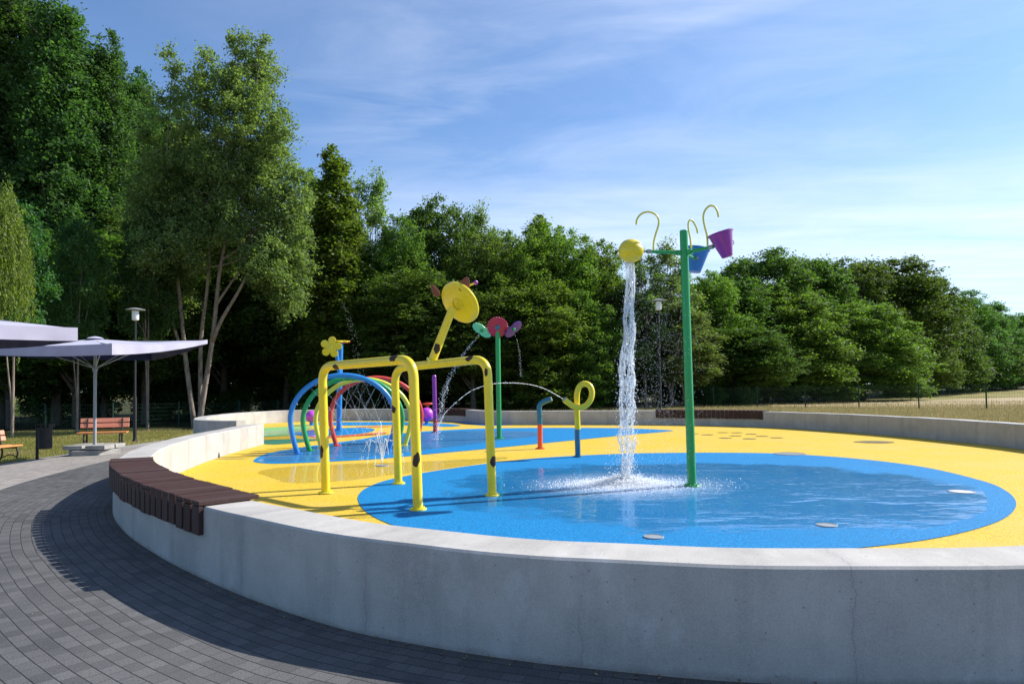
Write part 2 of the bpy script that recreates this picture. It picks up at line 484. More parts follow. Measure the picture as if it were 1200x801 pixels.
def mk_blades(name, a, b):
    m, nt, out = new_mat(name); geo = nt.nodes.new('ShaderNodeNewGeometry')
    c = ramp(nt, geo.outputs['Random Per Island'], [(0, a), (1, b)])
    c = mixc(nt, ramp(nt, noise(nt, geo.outputs['Position'], .5, 5, .6), [(.4, 0.0), (.65, .8)]), c, (.40, .32, .15))
    d = nt.nodes.new('ShaderNodeBsdfDiffuse'); L(nt, c, d.inputs[0])
    t = nt.nodes.new('ShaderNodeBsdfTranslucent'); L(nt, c, t.inputs[0])
    mx = nt.nodes.new('ShaderNodeMixShader'); mx.inputs[0].default_value = .4
    L(nt, d.outputs[0], mx.inputs[1]); L(nt, t.outputs[0], mx.inputs[2]); L(nt, mx.outputs[0], out.inputs[0])
    return m
M['blades'] = mk_blades('grass_blades', (.13, .17, .03), (.36, .33, .10))
M['straw'] = mk_blades('dry_stems', (.22, .20, .07), (.42, .34, .17))

def mk_water(name, ripple=.5, scale=5, amp=.02, foam=0.0, refl=.5, centre=None, oval=None, veil=0.0):
    """thin film of water over the rubber: clear from above, mirror at grazing angles, ruffled round the splash"""
    m, nt, out = new_mat(name); co = pos_co(nt)
    n1 = noise(nt, mapping(nt, co, (.7, 1.5, 1)), scale, 4, .5, .5); n2 = noise(nt, co, scale * 6, 3, .5)
    h = math_node(nt, 'ADD', n1, math_node(nt, 'MULTIPLY', n2, .10))
    calm = noise(nt, mapping(nt, co, (.5, 1.1, 1), (2, 0, 0)), 1.1, 4, .6)
    w = ramp(nt, calm, [(.42, .05), (.66, .85)])
    if centre:
        d = nt.nodes.new('ShaderNodeVectorMath'); d.operation = 'DISTANCE'; L(nt, co, d.inputs[0]); d.inputs[1].default_value = centre
        near = ramp(nt, math_node(nt, 'DIVIDE', d.outputs['Value'], 4.0), [(.05, 1.0), (.45, .15), (1.0, 0.0)])
        rg = math_node(nt, 'SINE', math_node(nt, 'MULTIPLY', math_node(nt, 'ADD', d.outputs['Value'], math_node(nt, 'MULTIPLY', n1, .12)), 46))
        h = math_node(nt, 'ADD', h, math_node(nt, 'MULTIPLY', math_node(nt, 'MULTIPLY', rg, near), .10))
        w = math_node(nt, 'MAXIMUM', math_node(nt, 'MULTIPLY', w, .7), near)
    h = math_node(nt, 'MULTIPLY', h, w)
    nm = bump(nt, h, ripple, amp)
    fr = nt.nodes.new('ShaderNodeFresnel'); geo = nt.nodes.new('ShaderNodeNewGeometry')   # same reflectance from either side of the film
    L(nt, math_node(nt, 'SUBTRACT', 1.33, math_node(nt, 'MULTIPLY', geo.outputs['Backfacing'], 1.33 - 1 / 1.33)), fr.inputs[0])
    g = nt.nodes.new('ShaderNodeBsdfGlossy'); g.inputs['Roughness'].default_value = .02; L(nt, nm, g.inputs['Normal'])
    t = nt.nodes.new('ShaderNodeBsdfTransparent'); t.inputs[0].default_value = (.98, .99, 1, 1)
    mx = nt.nodes.new('ShaderNodeMixShader'); L(nt, math_node(nt, 'MULTIPLY', fr.outputs[0], refl), mx.inputs[0])
    L(nt, t.outputs[0], mx.inputs[1]); L(nt, g.outputs[0], mx.inputs[2]); last = mx.outputs[0]
    if foam:
        ff = noise(nt, co, 22, 8, .75); fb = noise(nt, co, 1.6, 4, .6)
        fac = math_node(nt, 'MULTIPLY', ramp(nt, ff, [(.56, 0.0), (.68, foam)]), ramp(nt, fb, [(.48, 0.0), (.65, 1.0)]))
        if centre:
            fn = ramp(nt, math_node(nt, 'DIVIDE', d.outputs['Value'], 4.0), [(.06, .85), (.20, .25), (.35, 0.0)])
            fac = math_node(nt, 'MAXIMUM', fac, math_node(nt, 'MULTIPLY', fn, ramp(nt, ff, [(.38, 0.0), (.62, 1.0)])))
        if veil: fac = math_node(nt, 'MAXIMUM', fac, veil)
        wd = nt.nodes.new('ShaderNodeBsdfDiffuse'); wd.inputs[0].default_value = (.85, .88, .9, 1)
        m2 = nt.nodes.new('ShaderNodeMixShader'); L(nt, fac, m2.inputs[0]); L(nt, last, m2.inputs[1]); L(nt, wd.outputs[0], m2.inputs[2]); last = m2.outputs[0]
    if oval:
        ox_, oy_, rx_, ry_ = oval
        mp = mapping(nt, co, (1 / rx_, 1 / ry_, 0), (-ox_ / rx_, -oy_ / ry_, 0))
        ln = nt.nodes.new('ShaderNodeVectorMath'); ln.operation = 'LENGTH'; L(nt, mp, ln.inputs[0])
        e = math_node(nt, 'ADD', ln.outputs['Value'], math_node(nt, 'MULTIPLY', math_node(nt, 'SUBTRACT', noise(nt, co, 1.1, 7, .62), .5), .75))
        cov = ramp(nt, e, [(.90, 1.0), (1.0, 0.0)])
        t0 = nt.nodes.new('ShaderNodeBsdfTransparent'); m3 = nt.nodes.new('ShaderNodeMixShader')
        L(nt, cov, m3.inputs[0]); L(nt, t0.outputs[0], m3.inputs[1]); L(nt, last, m3.inputs[2]); last = m3.outputs[0]
    L(nt, last, out.inputs[0])
    return m
M['water'] = mk_water('ruffled_water', .7, 2.4, .045, .35, .88, (1.44, 8.78, .03), (2.35, 8.55, 3.3, 2.75), .0)
M['water_far'] = mk_water('ruffled_water_far', .6, 2.6, .035, .3, .60, None, None, .02)
M['water_still'] = mk_water('still_water', .14, 3, .012, 0, .55)

def mk_spray(name, white=.5):
    """broken falling water: part glassy, part white with trapped air"""
    m, nt, out = new_mat(name); co = pos_co(nt)
    n = noise(nt, co, 38, 5, .7)
    nm = bump(nt, n, .6, .01)
    d = nt.nodes.new('ShaderNodeBsdfDiffuse'); d.inputs[0].default_value = (.97, .98, 1, 1)
    tl = nt.nodes.new('ShaderNodeBsdfTranslucent'); tl.inputs[0].default_value = (.97, .98, 1, 1)
    a = nt.nodes.new('ShaderNodeMixShader'); a.inputs[0].default_value = .5; L(nt, d.outputs[0], a.inputs[1]); L(nt, tl.outputs[0], a.inputs[2])
    g = nt.nodes.new('ShaderNodeBsdfGlossy'); g.inputs['Roughness'].default_value = .12; L(nt, nm, g.inputs['Normal'])
    tr = nt.nodes.new('ShaderNodeBsdfTransparent'); tr.inputs[0].default_value = (.93, .96, .98, 1)
    fr = nt.nodes.new('ShaderNodeLayerWeight'); fr.inputs[0].default_value = .45; L(nt, nm, fr.inputs['Normal'])
    b = nt.nodes.new('ShaderNodeMixShader'); L(nt, fr.outputs['Facing'], b.inputs[0]); L(nt, tr.outputs[0], b.inputs[1]); L(nt, g.outputs[0], b.inputs[2])
    c = nt.nodes.new('ShaderNodeMixShader')
    L(nt, ramp(nt, n, [(.5 - white * .3, white * .5), (.62, min(1, white * 1.5))]), c.inputs[0])
    L(nt, b.outputs[0], c.inputs[1]); L(nt, a.outputs[0], c.inputs[2]); L(nt, c.outputs[0], out.inputs[0])
    return m
M['spray'] = mk_spray('falling_water', .38)
M['froth'] = mk_spray('white_froth', 1.0)

# ------------------------------------------------------------------ world, sun, camera
sun_dir = Vector((.93 * math.cos(R(38.5)), .37 * math.cos(R(38.5)), math.sin(R(38.5)))).normalized()
def build_world():
    w = bpy.data.worlds.new('World'); bpy.context.scene.world = w; w.use_nodes = True
    nt = w.node_tree; nt.nodes.clear()
    out = nt.nodes.new('ShaderNodeOutputWorld'); bg = nt.nodes.new('ShaderNodeBackground')
    sky = nt.nodes.new('ShaderNodeTexSky'); sky.sky_type = 'NISHITA'; sky.sun_disc = False
    sky.sun_elevation = R(38.5); sky.sun_rotation = math.atan2(.93, .37)
    sky.air_density = 1.0; sky.dust_density = .6; sky.ozone_density = 3.0
    co = nt.nodes.new('ShaderNodeTexCoord').outputs['Generated']
    s = nt.nodes.new('ShaderNodeSeparateXYZ'); L(nt, co, s.inputs[0])
    z = math_node(nt, 'MAXIMUM', s.outputs[2], .02)
    px = math_node(nt, 'DIVIDE', s.outputs[0], z); py = math_node(nt, 'DIVIDE', s.outputs[1], z)
    cb = nt.nodes.new('ShaderNodeCombineXYZ'); L(nt, px, cb.inputs[0]); L(nt, py, cb.inputs[1])
    P = cb.outputs[0]
    # thin cirrus sheets, streaked along the upper wind
    wis = noise(nt, mapping(nt, P, (.9, 2.0, 1), rot=(0, 0, R(40))), 1.0, 10, .62, .8)
    wis2 = noise(nt, mapping(nt, P, (.35, 1.8, 1), (3, 5, 0), (0, 0, R(10))), 1.0, 10, .6, .5)
    # sheet one: bounded by a straight edge through (.81,1.75) along (-.69,.57)
    e1 = math_node(nt, 'ADD', math_node(nt, 'MULTIPLY', px, -.637), math_node(nt, 'MULTIPLY', py, -.771))
    e1 = math_node(nt, 'ADD', e1, .637 * .81 + .771 * 1.75)      # >0 on the zenith side
    m1 = math_node(nt, 'MULTIPLY', ramp(nt, math_node(nt, 'ADD', math_node(nt, 'MULTIPLY', e1, .5), .5), [(.49, 0.0), (.56, 1.0), (.8, .7), (1.0, .2)]),
                   ramp(nt, wis, [(.35, .05), (.72, .75)]))
    # sheet two: the milky veil low in the sky
    e2 = math_node(nt, 'ADD', math_node(nt, 'MULTIPLY', px, .162), math_node(nt, 'MULTIPLY', py, .987))
    e2 = math_node(nt, 'SUBTRACT', e2, .162 * 2.08 + .987 * 2.78)
    m2 = math_node(nt, 'MULTIPLY', ramp(nt, math_node(nt, 'ADD', math_node(nt, 'MULTIPLY', e2, .25), .5), [(.36, 0.10), (.50, .30), (.60, .62), (.85, 1.0)]),
                   ramp(nt, wis2, [(.25, .45), (.7, 1.0)]))
    thin = ramp(nt, noise(nt, mapping(nt, P, (.9, 1.3, 1), (7, 2, 0), (0, 0, R(25))), 1.2, 9, .62, .6), [(.40, 0.0), (.8, .17)])
    east = ramp(nt, math_node(nt, 'ADD', math_node(nt, 'MULTIPLY', px, .16), .42), [(.25, .02), (.75, .12)])
    wf_ = ramp(nt, math_node(nt, 'ADD', math_node(nt, 'MULTIPLY', px, .3), .5), [(.20, .18), (.42, 1.0)])
    thin = math_node(nt, 'MULTIPLY', thin, wf_)
    cl = math_node(nt, 'ADD', math_node(nt, 'MAXIMUM', math_node(nt, 'MULTIPLY', math_node(nt, 'MULTIPLY', m1, wf_), .40), math_node(nt, 'MULTIPLY', m2, .48)), math_node(nt, 'ADD', thin, east), True)
    tint = mixc(nt, 1.0, sky.outputs[0], (.57, .885, 1.15), 'MULTIPLY')
    col = mixc(nt, cl, tint, (7.9, 8.4, 9.6))
    L(nt, col, bg.inputs[0]); bg.inputs[1].default_value = .095
    L(nt, bg.outputs[0], out.inputs[0])
build_world()

sl = bpy.data.lights.new('sun', 'SUN'); sl.energy = 5.0; sl.angle = R(.5); sl.color = (1, .965, .91)
so = bpy.data.objects.new('sun', sl); C.objects.link(so); so.location = (20, 8, 30)
so.rotation_euler = sun_dir.to_track_quat('Z', 'Y').to_euler()

cam = bpy.data.cameras.new('camera'); cam.lens = 24; cam.sensor_width = 36; cam.clip_end = 5000; cam.clip_start = .05
cam.shift_y = (CY - 400.5) / 1200
co_ = bpy.data.objects.new('camera', cam); C.objects.link(co_)
fwd = Vector((0, math.cos(PITCH), math.sin(PITCH))); up0 = Vector((0, -math.sin(PITCH), math.cos(PITCH))); rt0 = Vector((1, 0, 0))
cr, sr = math.cos(ROLL), math.sin(ROLL)
rt = rt0 * cr - up0 * sr; up = up0 * cr + rt0 * sr
mm = Matrix((rt, up, -fwd)).transposed().to_4x4(); mm.translation = (0, 0, EYE)
co_.matrix_world = mm
bpy.context.scene.camera = co_
vs_ = bpy.context.scene.view_settings
vs_.view_transform = 'Standard'; vs_.look = 'None'; vs_.gamma = 1; vs_.exposure = .66; vs_.use_curve_mapping = False
bpy.context.scene.cycles.max_bounces = 8
bpy.context.scene.cycles.transparent_max_bounces = 24

# ------------------------------------------------------------------ ground sheets
def sheet(name, poly, z, mat, slice_x=None, follow=False):
    bm = bmesh.new()
    vs = [bm.verts.new((p[0], p[1], 0)) for p in poly]
    es = [bm.edges.new((vs[i], vs[(i + 1) % len(vs)])) for i in range(len(vs))]
    bmesh.ops.triangle_fill(bm, use_beauty=True, use_dissolve=False, edges=es)
    if slice_x:
        for x in slice_x:
            bmesh.ops.bisect_plane(bm, geom=bm.verts[:] + bm.edges[:] + bm.faces[:], plane_co=(x, 0, 0), plane_no=(1, 0, 0))
    bmesh.ops.recalc_face_normals(bm, faces=bm.faces)
    for f in bm.faces:
        if f.normal.z < 0: f.normal_flip()
    for v in bm.verts: v.co.z = z + (terrain(v.co.x) if follow else 0)
    me = bpy.data.meshes.new(name); bm.to_mesh(me); bm.free()
    return link(name, me, mat, smooth=follow)

xs_left = [-14 + .5 * i for i in range(13)]; xs_right = [20 + 5 * i for i in range(12)]
big = 2500
tag(sheet('ground', [(-big, -200), (big, -200), (big, big), (-big, big)], 0, M['ground'], xs_left + xs_right, True), kind='structure')
# mown field beyond the fence
tag(sheet('field', [(27, 29.5), (400, -50), (900, 200), (400, 500), (60, 62), (12, 47.5)], .006, M['field'], xs_right, True), kind='structure')
# woodland floor
wf = spline([(v[0], v[1], 0) for v in [(-60, 18), (-40, 24), (-26, 28), (-17, 31), (-13, 32.5), (-9, 36), (-2, 42), (6, 47), (12, 50), (20, 55), (32, 62), (50, 78), (85, 105), (140, 150)]], 1.0)
wf = [(p.x + random.uniform(-.3, .3), p.y + random.uniform(-.4, .4)) for p in wf] + [(140, 300), (-120, 300), (-120, 18)]
tag(sheet('woodland_floor', wf, .012, M['floor'], xs_left + xs_right, True), kind='structure')

# ------------------------------------------------------------------ wall line
outer_pts = [(-6.25, 16.2), (-6.1, 14.3), (-5.85, 12.3), (-5.42, 10.2), (-4.92, 8.7), (-4.31, 7.38), (-3.56, 6.26), (-2.75, 5.3), (-2.07, 4.6), (-1.5, 4.08), (-.9, 3.62),
             (-.43, 3.37), (0, 3.19), (.37, 3.08), (1.08, 2.94), (2.15, 2.89), (3.6, 3.17), (5.6, 4.15), (7.7, 6.1), (9.3, 8.8), (10.0, 12.2), (9.98, 15.3), (9.35, 18.4), (8.1, 21.1),
             (5.9, 22.9), (3.0, 23.78), (.7, 24.2), (-.7, 24.75), (-1.6, 26.5), (-2.9, 27.75), (-4.6, 28.5), (-6.5, 28.95), (-8.3, 28.6), (-9.7, 27.5), (-10.25, 25.4), (-10.1, 22.6), (-9.5, 20.4), (-8.6, 18.8), (-7.35, 18.2)]
OUT = spline([(x, y, 0) for x, y in outer_pts], .1)
def normals(line):
    ns = []
    for i in range(len(line)):
        d = line[min(i + 1, len(line) - 1)] - line[max(i - 1, 0)]; d.normalize()
        ns.append(Vector((d.y, -d.x, 0)))          # right-hand side of travel = outside (travelling anticlockwise)
    return ns
ONRM = normals(OUT)
# make sure the normal points away from the pad
mid = Vector((2, 13, 0)); k0 = min(range(len(OUT)), key=lambda i: (OUT[i] - Vector((2, 2.9, 0))).length)
if ONRM[k0].dot(OUT[k0] - mid) < 0: ONRM = [-n for n in ONRM]
ARC = [0.0]
for i in range(1, len(OUT)): ARC.append(ARC[-1] + (OUT[i] - OUT[i - 1]).length)
TH = .35
def nearest(x, y): return min(range(len(OUT)), key=lambda i: (OUT[i].x - x) ** 2 + (OUT[i].y - y) ** 2)

def build_wall():
    prof = [(0, -.8), (0, 0), (0, .25), (0, .488), (-.012, .5), (-.17, .502), (-TH + .012, .5), (-TH, .488), (-TH, .25), (-TH, 0), (-TH, -.8)]
    vlen = [-.8, 0, .25, .488, .5, .66, .83, 1.0, 1.25, 1.5, 2.3]
    n = len(OUT); k = len(prof)
    V = []; Fc = []; UV = []
    for i in range(n):
        w = .0025 * math.sin(ARC[i] * 1.9) + .002 * math.sin(ARC[i] * 5.3)
        for (o, z) in prof:
            p = OUT[i] + ONRM[i] * o
            V.append((p.x, p.y, z + (w if z > .4 else 0)))
    for i in range(n - 1):
        for j in range(k - 1):
            Fc.append((i * k + j, i * k + j + 1, (i + 1) * k + j + 1, (i + 1) * k + j))
            a, b = ARC[i], ARC[i + 1]
            vv = [prof[j][1], prof[j + 1][1]] if j < 4 else ([vlen[j], vlen[j + 1]] if j < 6 else [prof[j][1] + .003, prof[j + 1][1]])
            UV += [(a, vv[0]), (a, vv[1]), (b, vv[1]), (b, vv[0])]
    for i in (0, n - 1):
        Fc.append(tuple(i * k + j for j in range(k)))
        for j in range(k): UV.append((ARC[i] + prof[j][0], prof[j][1]))
    me = bpy.data.meshes.new('concrete_wall'); me.from_pydata(V, [], Fc)
    uvl = me.uv_layers.new(name='UVMap')
    uvl.data.foreach_set('uv', [c for u in UV for c in u])
    bm = bmesh.new(); bm.from_mesh(me); bmesh.ops.recalc_face_normals(bm, faces=bm.faces)
    for e in bm.edges:
        if len(e.link_faces) == 2 and e.calc_face_angle(0) > R(35): e.smooth = False
    bm.to_mesh(me); bm.free()
    o = link('concrete_wall', me, M['concrete'])
    tag(o, 'low curved grey concrete wall ringing the splash pad', 'wall')
build_wall()

# paving strip laid in rows parallel to the wall
def build_paving():
    i1 = nearest(9.35, 18.4)
    idx = list(range(0, i1, 2))
    ds = [-.1, 0, .4, .8, 1.2, 1.62, 2.2, 3, 4, 5.5, 8, 12]
    V = []; Fc = []; UV = []
    for i in idx:
        p0 = OUT[i]; nn = ONRM[i]
        # the strip narrows towards the lawn on the left
        t = min(max((p0.y - 6.0) / 6.0, 0), 1) if p0.x < 0 else 0
        for d in ds:
            dd = d if d <= 3 else 3 + (d - 3) * (1 - t) + (d - 3) * t * .12
            p = p0 + nn * dd
            V.append((p.x, p.y, terrain(p.x) + .014 - (.012 * min(max((p.x - .2) / .8, 0), 1) if p.y < 6 else 0))); UV.append((ARC[i], dd))
    k = len(ds)
    uvs = []
    for a in range(len(idx) - 1):
        for j in range(k - 1):
            f = (a * k + j, a * k + j + 1, (a + 1) * k + j + 1, (a + 1) * k + j)
            Fc.append(f); uvs += [UV[q] for q in f]
    me = bpy.data.meshes.new('paving'); me.from_pydata(V, [], Fc)
    u = me.uv_layers.new(name='UVMap'); u.data.foreach_set('uv', [c for q in uvs for c in q])
    bm = bmesh.new(); bm.from_mesh(me)
    for f in bm.faces:
        f.normal_update()
        if f.normal.z < 0: f.normal_flip()
    bm.to_mesh(me); bm.free()
    tag(link('paving', me, M['paving']), kind='structure')
build_paving()
# paler path running on past the end of the wall
pp = spline([(x, y, 0) for x, y in [(-40, 9), (-14, 11.6), (-9.9, 12.9), (-10.3, 14.8), (-11.3, 17.5), (-12.3, 20.4), (-12.6, 22.5), (-12.2, 25), (-11.2, 29)]], .6)
pp = [(p.x + random.uniform(-.05, .05), p.y + random.uniform(-.08, .08)) for p in pp] + [(-9.9, 28), (-9.9, 20), (-6.2, 17), (-5, 12), (-4, 6), (-10, 0), (-40, -5)]
tag(sheet('path', pp, .006, M['path'], xs_left, True), kind='structure')

# ------------------------------------------------------------------ splash pad surfacing
padline = [(OUT[i] + ONRM[i] * (-.17)) for i in range(0, len(OUT), 3)]
padline = [(p.x, p.y) for p in padline]
tag(sheet('pad_surface', padline, .022, M['r_yellow']), kind='structure')

def blob(name, pts, z, mat, px=True, step=.12, pointy=()):
    q = [G(x, y) if px else Vector((x, y, 0)) for x, y in pts]
    return sheet(name, [(p.x, p.y) for p in spline(q, step, True)], z, mat)

ZB = .027
tag(blob('blue_surface', [(420, 590), (421, 581), (431, 573), (455, 564), (500, 555), (560, 546), (620, 539), (680, 535), (740, 532.6), (800, 531.7), (860, 531.7), (920, 533), (1000, 538.5), (1080, 548.5), (1150, 565), (1180, 578), (1191, 592),
     (1182, 607), (1150, 621), (1090, 635), (1000, 646), (900, 651), (780, 652), (640, 647), (520, 634), (460, 618), (430, 603)], ZB, M['r_blue']), kind='structure')
tag(blob('blue_surface', [(297, 541), (312, 533), (340, 527.5), (372, 522.5), (420, 516), (450, 511), (500, 506), (560, 503), (620, 502), (700, 502), (740, 502.7), (772, 504), (789, 505.2), (775, 507), (740, 510), (700, 514), (620, 522), (560, 528), (500, 533.5), (450, 538.5), (380, 542.5), (330, 544.5), (308, 544)], ZB, M['r_blue']), kind='structure')
tag(blob('blue_surface', [(-6.6, 21.2), (-6.1, 22.6), (-5.2, 23.1), (-4.5, 22.2), (-4.3, 20.4), (-4.8, 19.2), (-5.6, 19.0), (-6.3, 19.8)], ZB, M['r_blue'], px=False), kind='structure')
tag(blob('blue_surface', [(-7.8, 26.6), (-6.6, 24.9), (-5.2, 24.5), (-3.8, 24.6), (-2.4, 23.2), (-1.8, 23.7), (-2.3, 25.0), (-3.6, 26.4), (-5.4, 27.2), (-7.0, 27.4)], ZB, M['r_blue'], px=False), kind='structure')
tag(blob('blue_surface', [(-3.0, 27.3), (-2.3, 26.6), (-1.7, 24.9), (-.9, 23.6), (.0, 23.9), (-.9, 24.5), (-1.9, 26.5)], ZB, M['r_blue'], px=False), kind='structure')
tag(blob('green_surface', [(-9.0, 22.9), (-7.8, 24.2), (-6.9, 23.6), (-6.7, 21.4), (-6.4, 19.3), (-7.3, 18.9), (-8.6, 20.6)], ZB, M['r_green'], px=False), kind='structure')
tag(blob('dark_green_surface', [(-6.6, 17.4), (-5.6, 17.9), (-4.9, 17.6), (-5.2, 16.6), (-5.6, 16.1), (-6.0, 16.4)], ZB, M['r_teal'], px=False), kind='structure')
tag(blob('green_surface', [(-8.2, 25.4), (-7.2, 25.6), (-6.6, 25.0), (-7.6, 24.6)], ZB, M['r_green'], px=False), kind='structure')
tag(blob('red_surface', [(-5.5, 18.6), (-4.8, 18.95), (-4.2, 19.9), (-3.8, 20.3), (-3.7, 19.6), (-4.4, 18.6), (-5.0, 18.1)], ZB + .004, M['r_red'], px=False), kind='structure')
tag(blob('red_surface', [(-5.4, 23.45), (-4.8, 23.9), (-4.2, 23.7), (-4.5, 23.3)], ZB, M['r_red'], px=False), kind='structure')

# puddles (thin sheets of water with wandering outlines)
def puddle(name, pts, mat, wob=.08, px=True, z=ZB + .006, seed=0):
    q = [G(x, y) if px else Vector((x, y, 0)) for x, y in pts]
    L_ = spline(q, .05, True); rr = random.Random(seed); ph = [rr.uniform(0, 6.28) for _ in range(6)]
    n = len(L_); nn = normals(L_ + [L_[0]])
    poly = []
    for i, p in enumerate(L_):
        a = 2 * PI * i / n
        w = sum(math.sin(a * f + ph[j]) / (1 + j * .5) for j, f in enumerate((5, 9, 17, 29, 47, 73))) * wob * .45
        poly.append((p.x + nn[i].x * w, p.y + nn[i].y * w))
    return tag(sheet(name, poly, z, mat), kind='structure')
puddle('water', [(440, 590), (470, 572), (560, 552), (680, 540), (800, 537), (920, 539), (1000, 545), (1080, 556), (1140, 572), (1160, 592), (1140, 608), (1060, 628), (960, 638), (780, 643), (640, 636), (520, 620)], M['water'], .03, seed=3)
puddle('water', [(305, 556), (330, 549), (400, 545), (470, 543), (540, 540), (590, 537), (585, 541), (520, 551), (440, 561), (380, 567), (335, 567)], M['water_still'], .05, seed=5, z=ZB)
puddle('water', [(300, 541), (330, 531), (380, 524), (440, 515), (520, 507), (600, 506), (640, 510), (580, 518), (500, 529), (440, 536), (380, 541), (325, 543)], M['water_far'], .08, seed=8)
puddle('water', [(-6.2, 17.3), (-5.2, 18.3), (-5.0, 20), (-5.8, 22), (-7.2, 22.5), (-7.8, 20.5), (-7, 18.4)], M['water_still'], .1, px=False, z=ZB + .008, seed=9)

# ------------------------------------------------------------------ slatted seats let into the wall
def slat_bench(label, a, b, inward=False, drop=.19, pitch=.15, sw=.120):
    i0, i1 = sorted((nearest(*a), nearest(*b)))
    base = OUT[(i0 + i1) // 2]
    t = thing('slatted_bench', label, 'bench', (base.x, base.y, 0), group='slatted seats on the concrete wall')
    def at(s):
        import bisect
        k = min(max(bisect.bisect(ARC, s) - 1, 0), len(OUT) - 2)
        f = (s - ARC[k]) / (ARC[k + 1] - ARC[k])
        p = OUT[k].lerp(OUT[k + 1], f); n = ONRM[k].lerp(ONRM[k + 1], f).normalized()
        d = (OUT[k + 1] - OUT[k]).normalized(); return p - base, n, d
    top = MB(); fr = MB(); uvt = []; uvf = []
    s = ARC[i0]
    while s < ARC[i1]:
        p, n, d = at(s + sw / 2)
        jit = random.uniform(-.004, .004)
        thk = .03; ov = .035
        # top slat across the wall
        Mx = Matrix((n, d, Vector((0, 0, 1)))).transposed()
        Ltop = TH + ov * 2
        # slats taper slightly with the curve
        top.box(p + n * (-TH / 2) + Vector((0, 0, .506 + thk / 2 + jit)), (Ltop, sw, thk), Mx)
        side = -1 if inward else 1
        c = p + n * ((ov - thk / 2 + .001) if not inward else (-TH - ov + thk / 2 - .001))
        fr.box(c + Vector((0, 0, .504 - drop / 2 + jit * 2)), (thk, sw, drop), Mx)
        s += pitch
    for mb, nm in ((top, 'seat_slats'), (fr, 'apron_slats')):
        o = mb.build(nm, M['wood'], t, bevel=.004, smooth=False, auto=0)
        me = o.data; u = me.uv_layers.new(name='UVMap')
        bbn = []
        for poly in me.polygons:
            for vi in poly.vertices:
                v = me.vertices[vi].co
                k = nearest(v.x + base.x, v.y + base.y)
                rel = Vector((v.x + base.x, v.y + base.y, 0)) - OUT[k]
                dd = (OUT[min(k + 1, len(OUT) - 1)] - OUT[k]).normalized()
                uu = ARC[k] + rel.dot(dd)
                bbn += [uu, (rel.dot(ONRM[k])) if nm == 'seat_slats' else v.z]
        u.data.foreach_set('uv', bbn)
    return t
slat_bench('long dark brown slatted seat capping the near left wall above the grey paving', (-2.06, 4.59), (-4.45, 7.65))
slat_bench('dark slatted seat on the far wall behind the green bucket pole', (8.0, 21.25), (5.0, 23.25), inward=True, drop=.24)
slat_bench('small distant slatted seat on the back wall left of the green flower pole', (-1.5, 26.3), (-3.0, 27.8), inward=True, drop=.24)

# ------------------------------------------------------------------ drains, nozzles
def floor_plate(label, px, r, mat, cat='drain', name='floor_drain', grp='round metal plates set in the pad'):
    g = G(*px)
    t = thing(name, label, cat, (g.x, g.y, ZB), group=grp)
    MB().lathe([(r, -.01), (r, .009), (r * .93, .012), (r * .90, .012), (r * .90, .006)], 28).build('ring', M['steel'], t)
    MB().lathe([(r * .885, -.01), (r * .885, .008), (r * .3, .010), (r * .12, .010)], 28).build('cover', mat, t)
floor_plate('round steel plate in the blue pad just behind the near wall, below the falling water', (766, 633), .085, M['steel'])
floor_plate('half wet steel plate in the ruffled puddle near the right end of the blue pad', (969, 619), .09, M['steel'])
floor_plate('white round plate on the dry blue tip at the right', (1127, 579), .14, M['lampwhite'])
floor_plate('flat steel plate on the far rim of the big blue pad', (926, 533.5), .28, M['steel'])
floor_plate('steel nozzle plate under the small ground jet in the yellow puddle', (448, 547.3), .11, M['steel'])

# dark damp hand-sized marks on the yellow far right
def stain(label, px, r, ry=None):
    g = G(*px); n = 22; rr = random.Random(int(px[0]))
    poly = [(g.x + math.cos(2 * PI * i / n) * r * rr.uniform(.85, 1.15), g.y + math.sin(2 * PI * i / n) * (ry or r) * rr.uniform(.85, 1.15)) for i in range(n)]
    return sheet('damp_mark', poly, ZB, M['damp'])
m_, nt_, out_ = new_mat('damp_rubber')
pbsdf(nt_, out_, ramp(nt_, noise(nt_, pos_co(nt_), 200, 3, .7), [(.3, (.10, .065, .012)), (.7, (.22, .15, .03))]), .35); M['damp'] = m_
for px in [(812, 509), (829, 510.2), (847, 507.6), (863, 507.8), (850, 514.2), (862, 511.5), (878, 515), (893, 512), (910, 513.8), (880, 509.5)]:
    tag(stain('', px, .16, .13), 'small dark damp mark in the cluster on the yellow surface behind the bucket pole', 'stain', 'small damp marks on the yellow surface')
tag(stain('', (1024, 519), .42, .3), 'largest dark damp oval on the yellow surface at the right', 'stain')
for px in [(271, 538.8), (300, 534.2), (310, 531.8)]:
    tag(stain('', px, .30, .05), 'thin damp streak on yellow beside the blue tip under the arches', 'stain', 'thin damp streaks on the yellow surface')

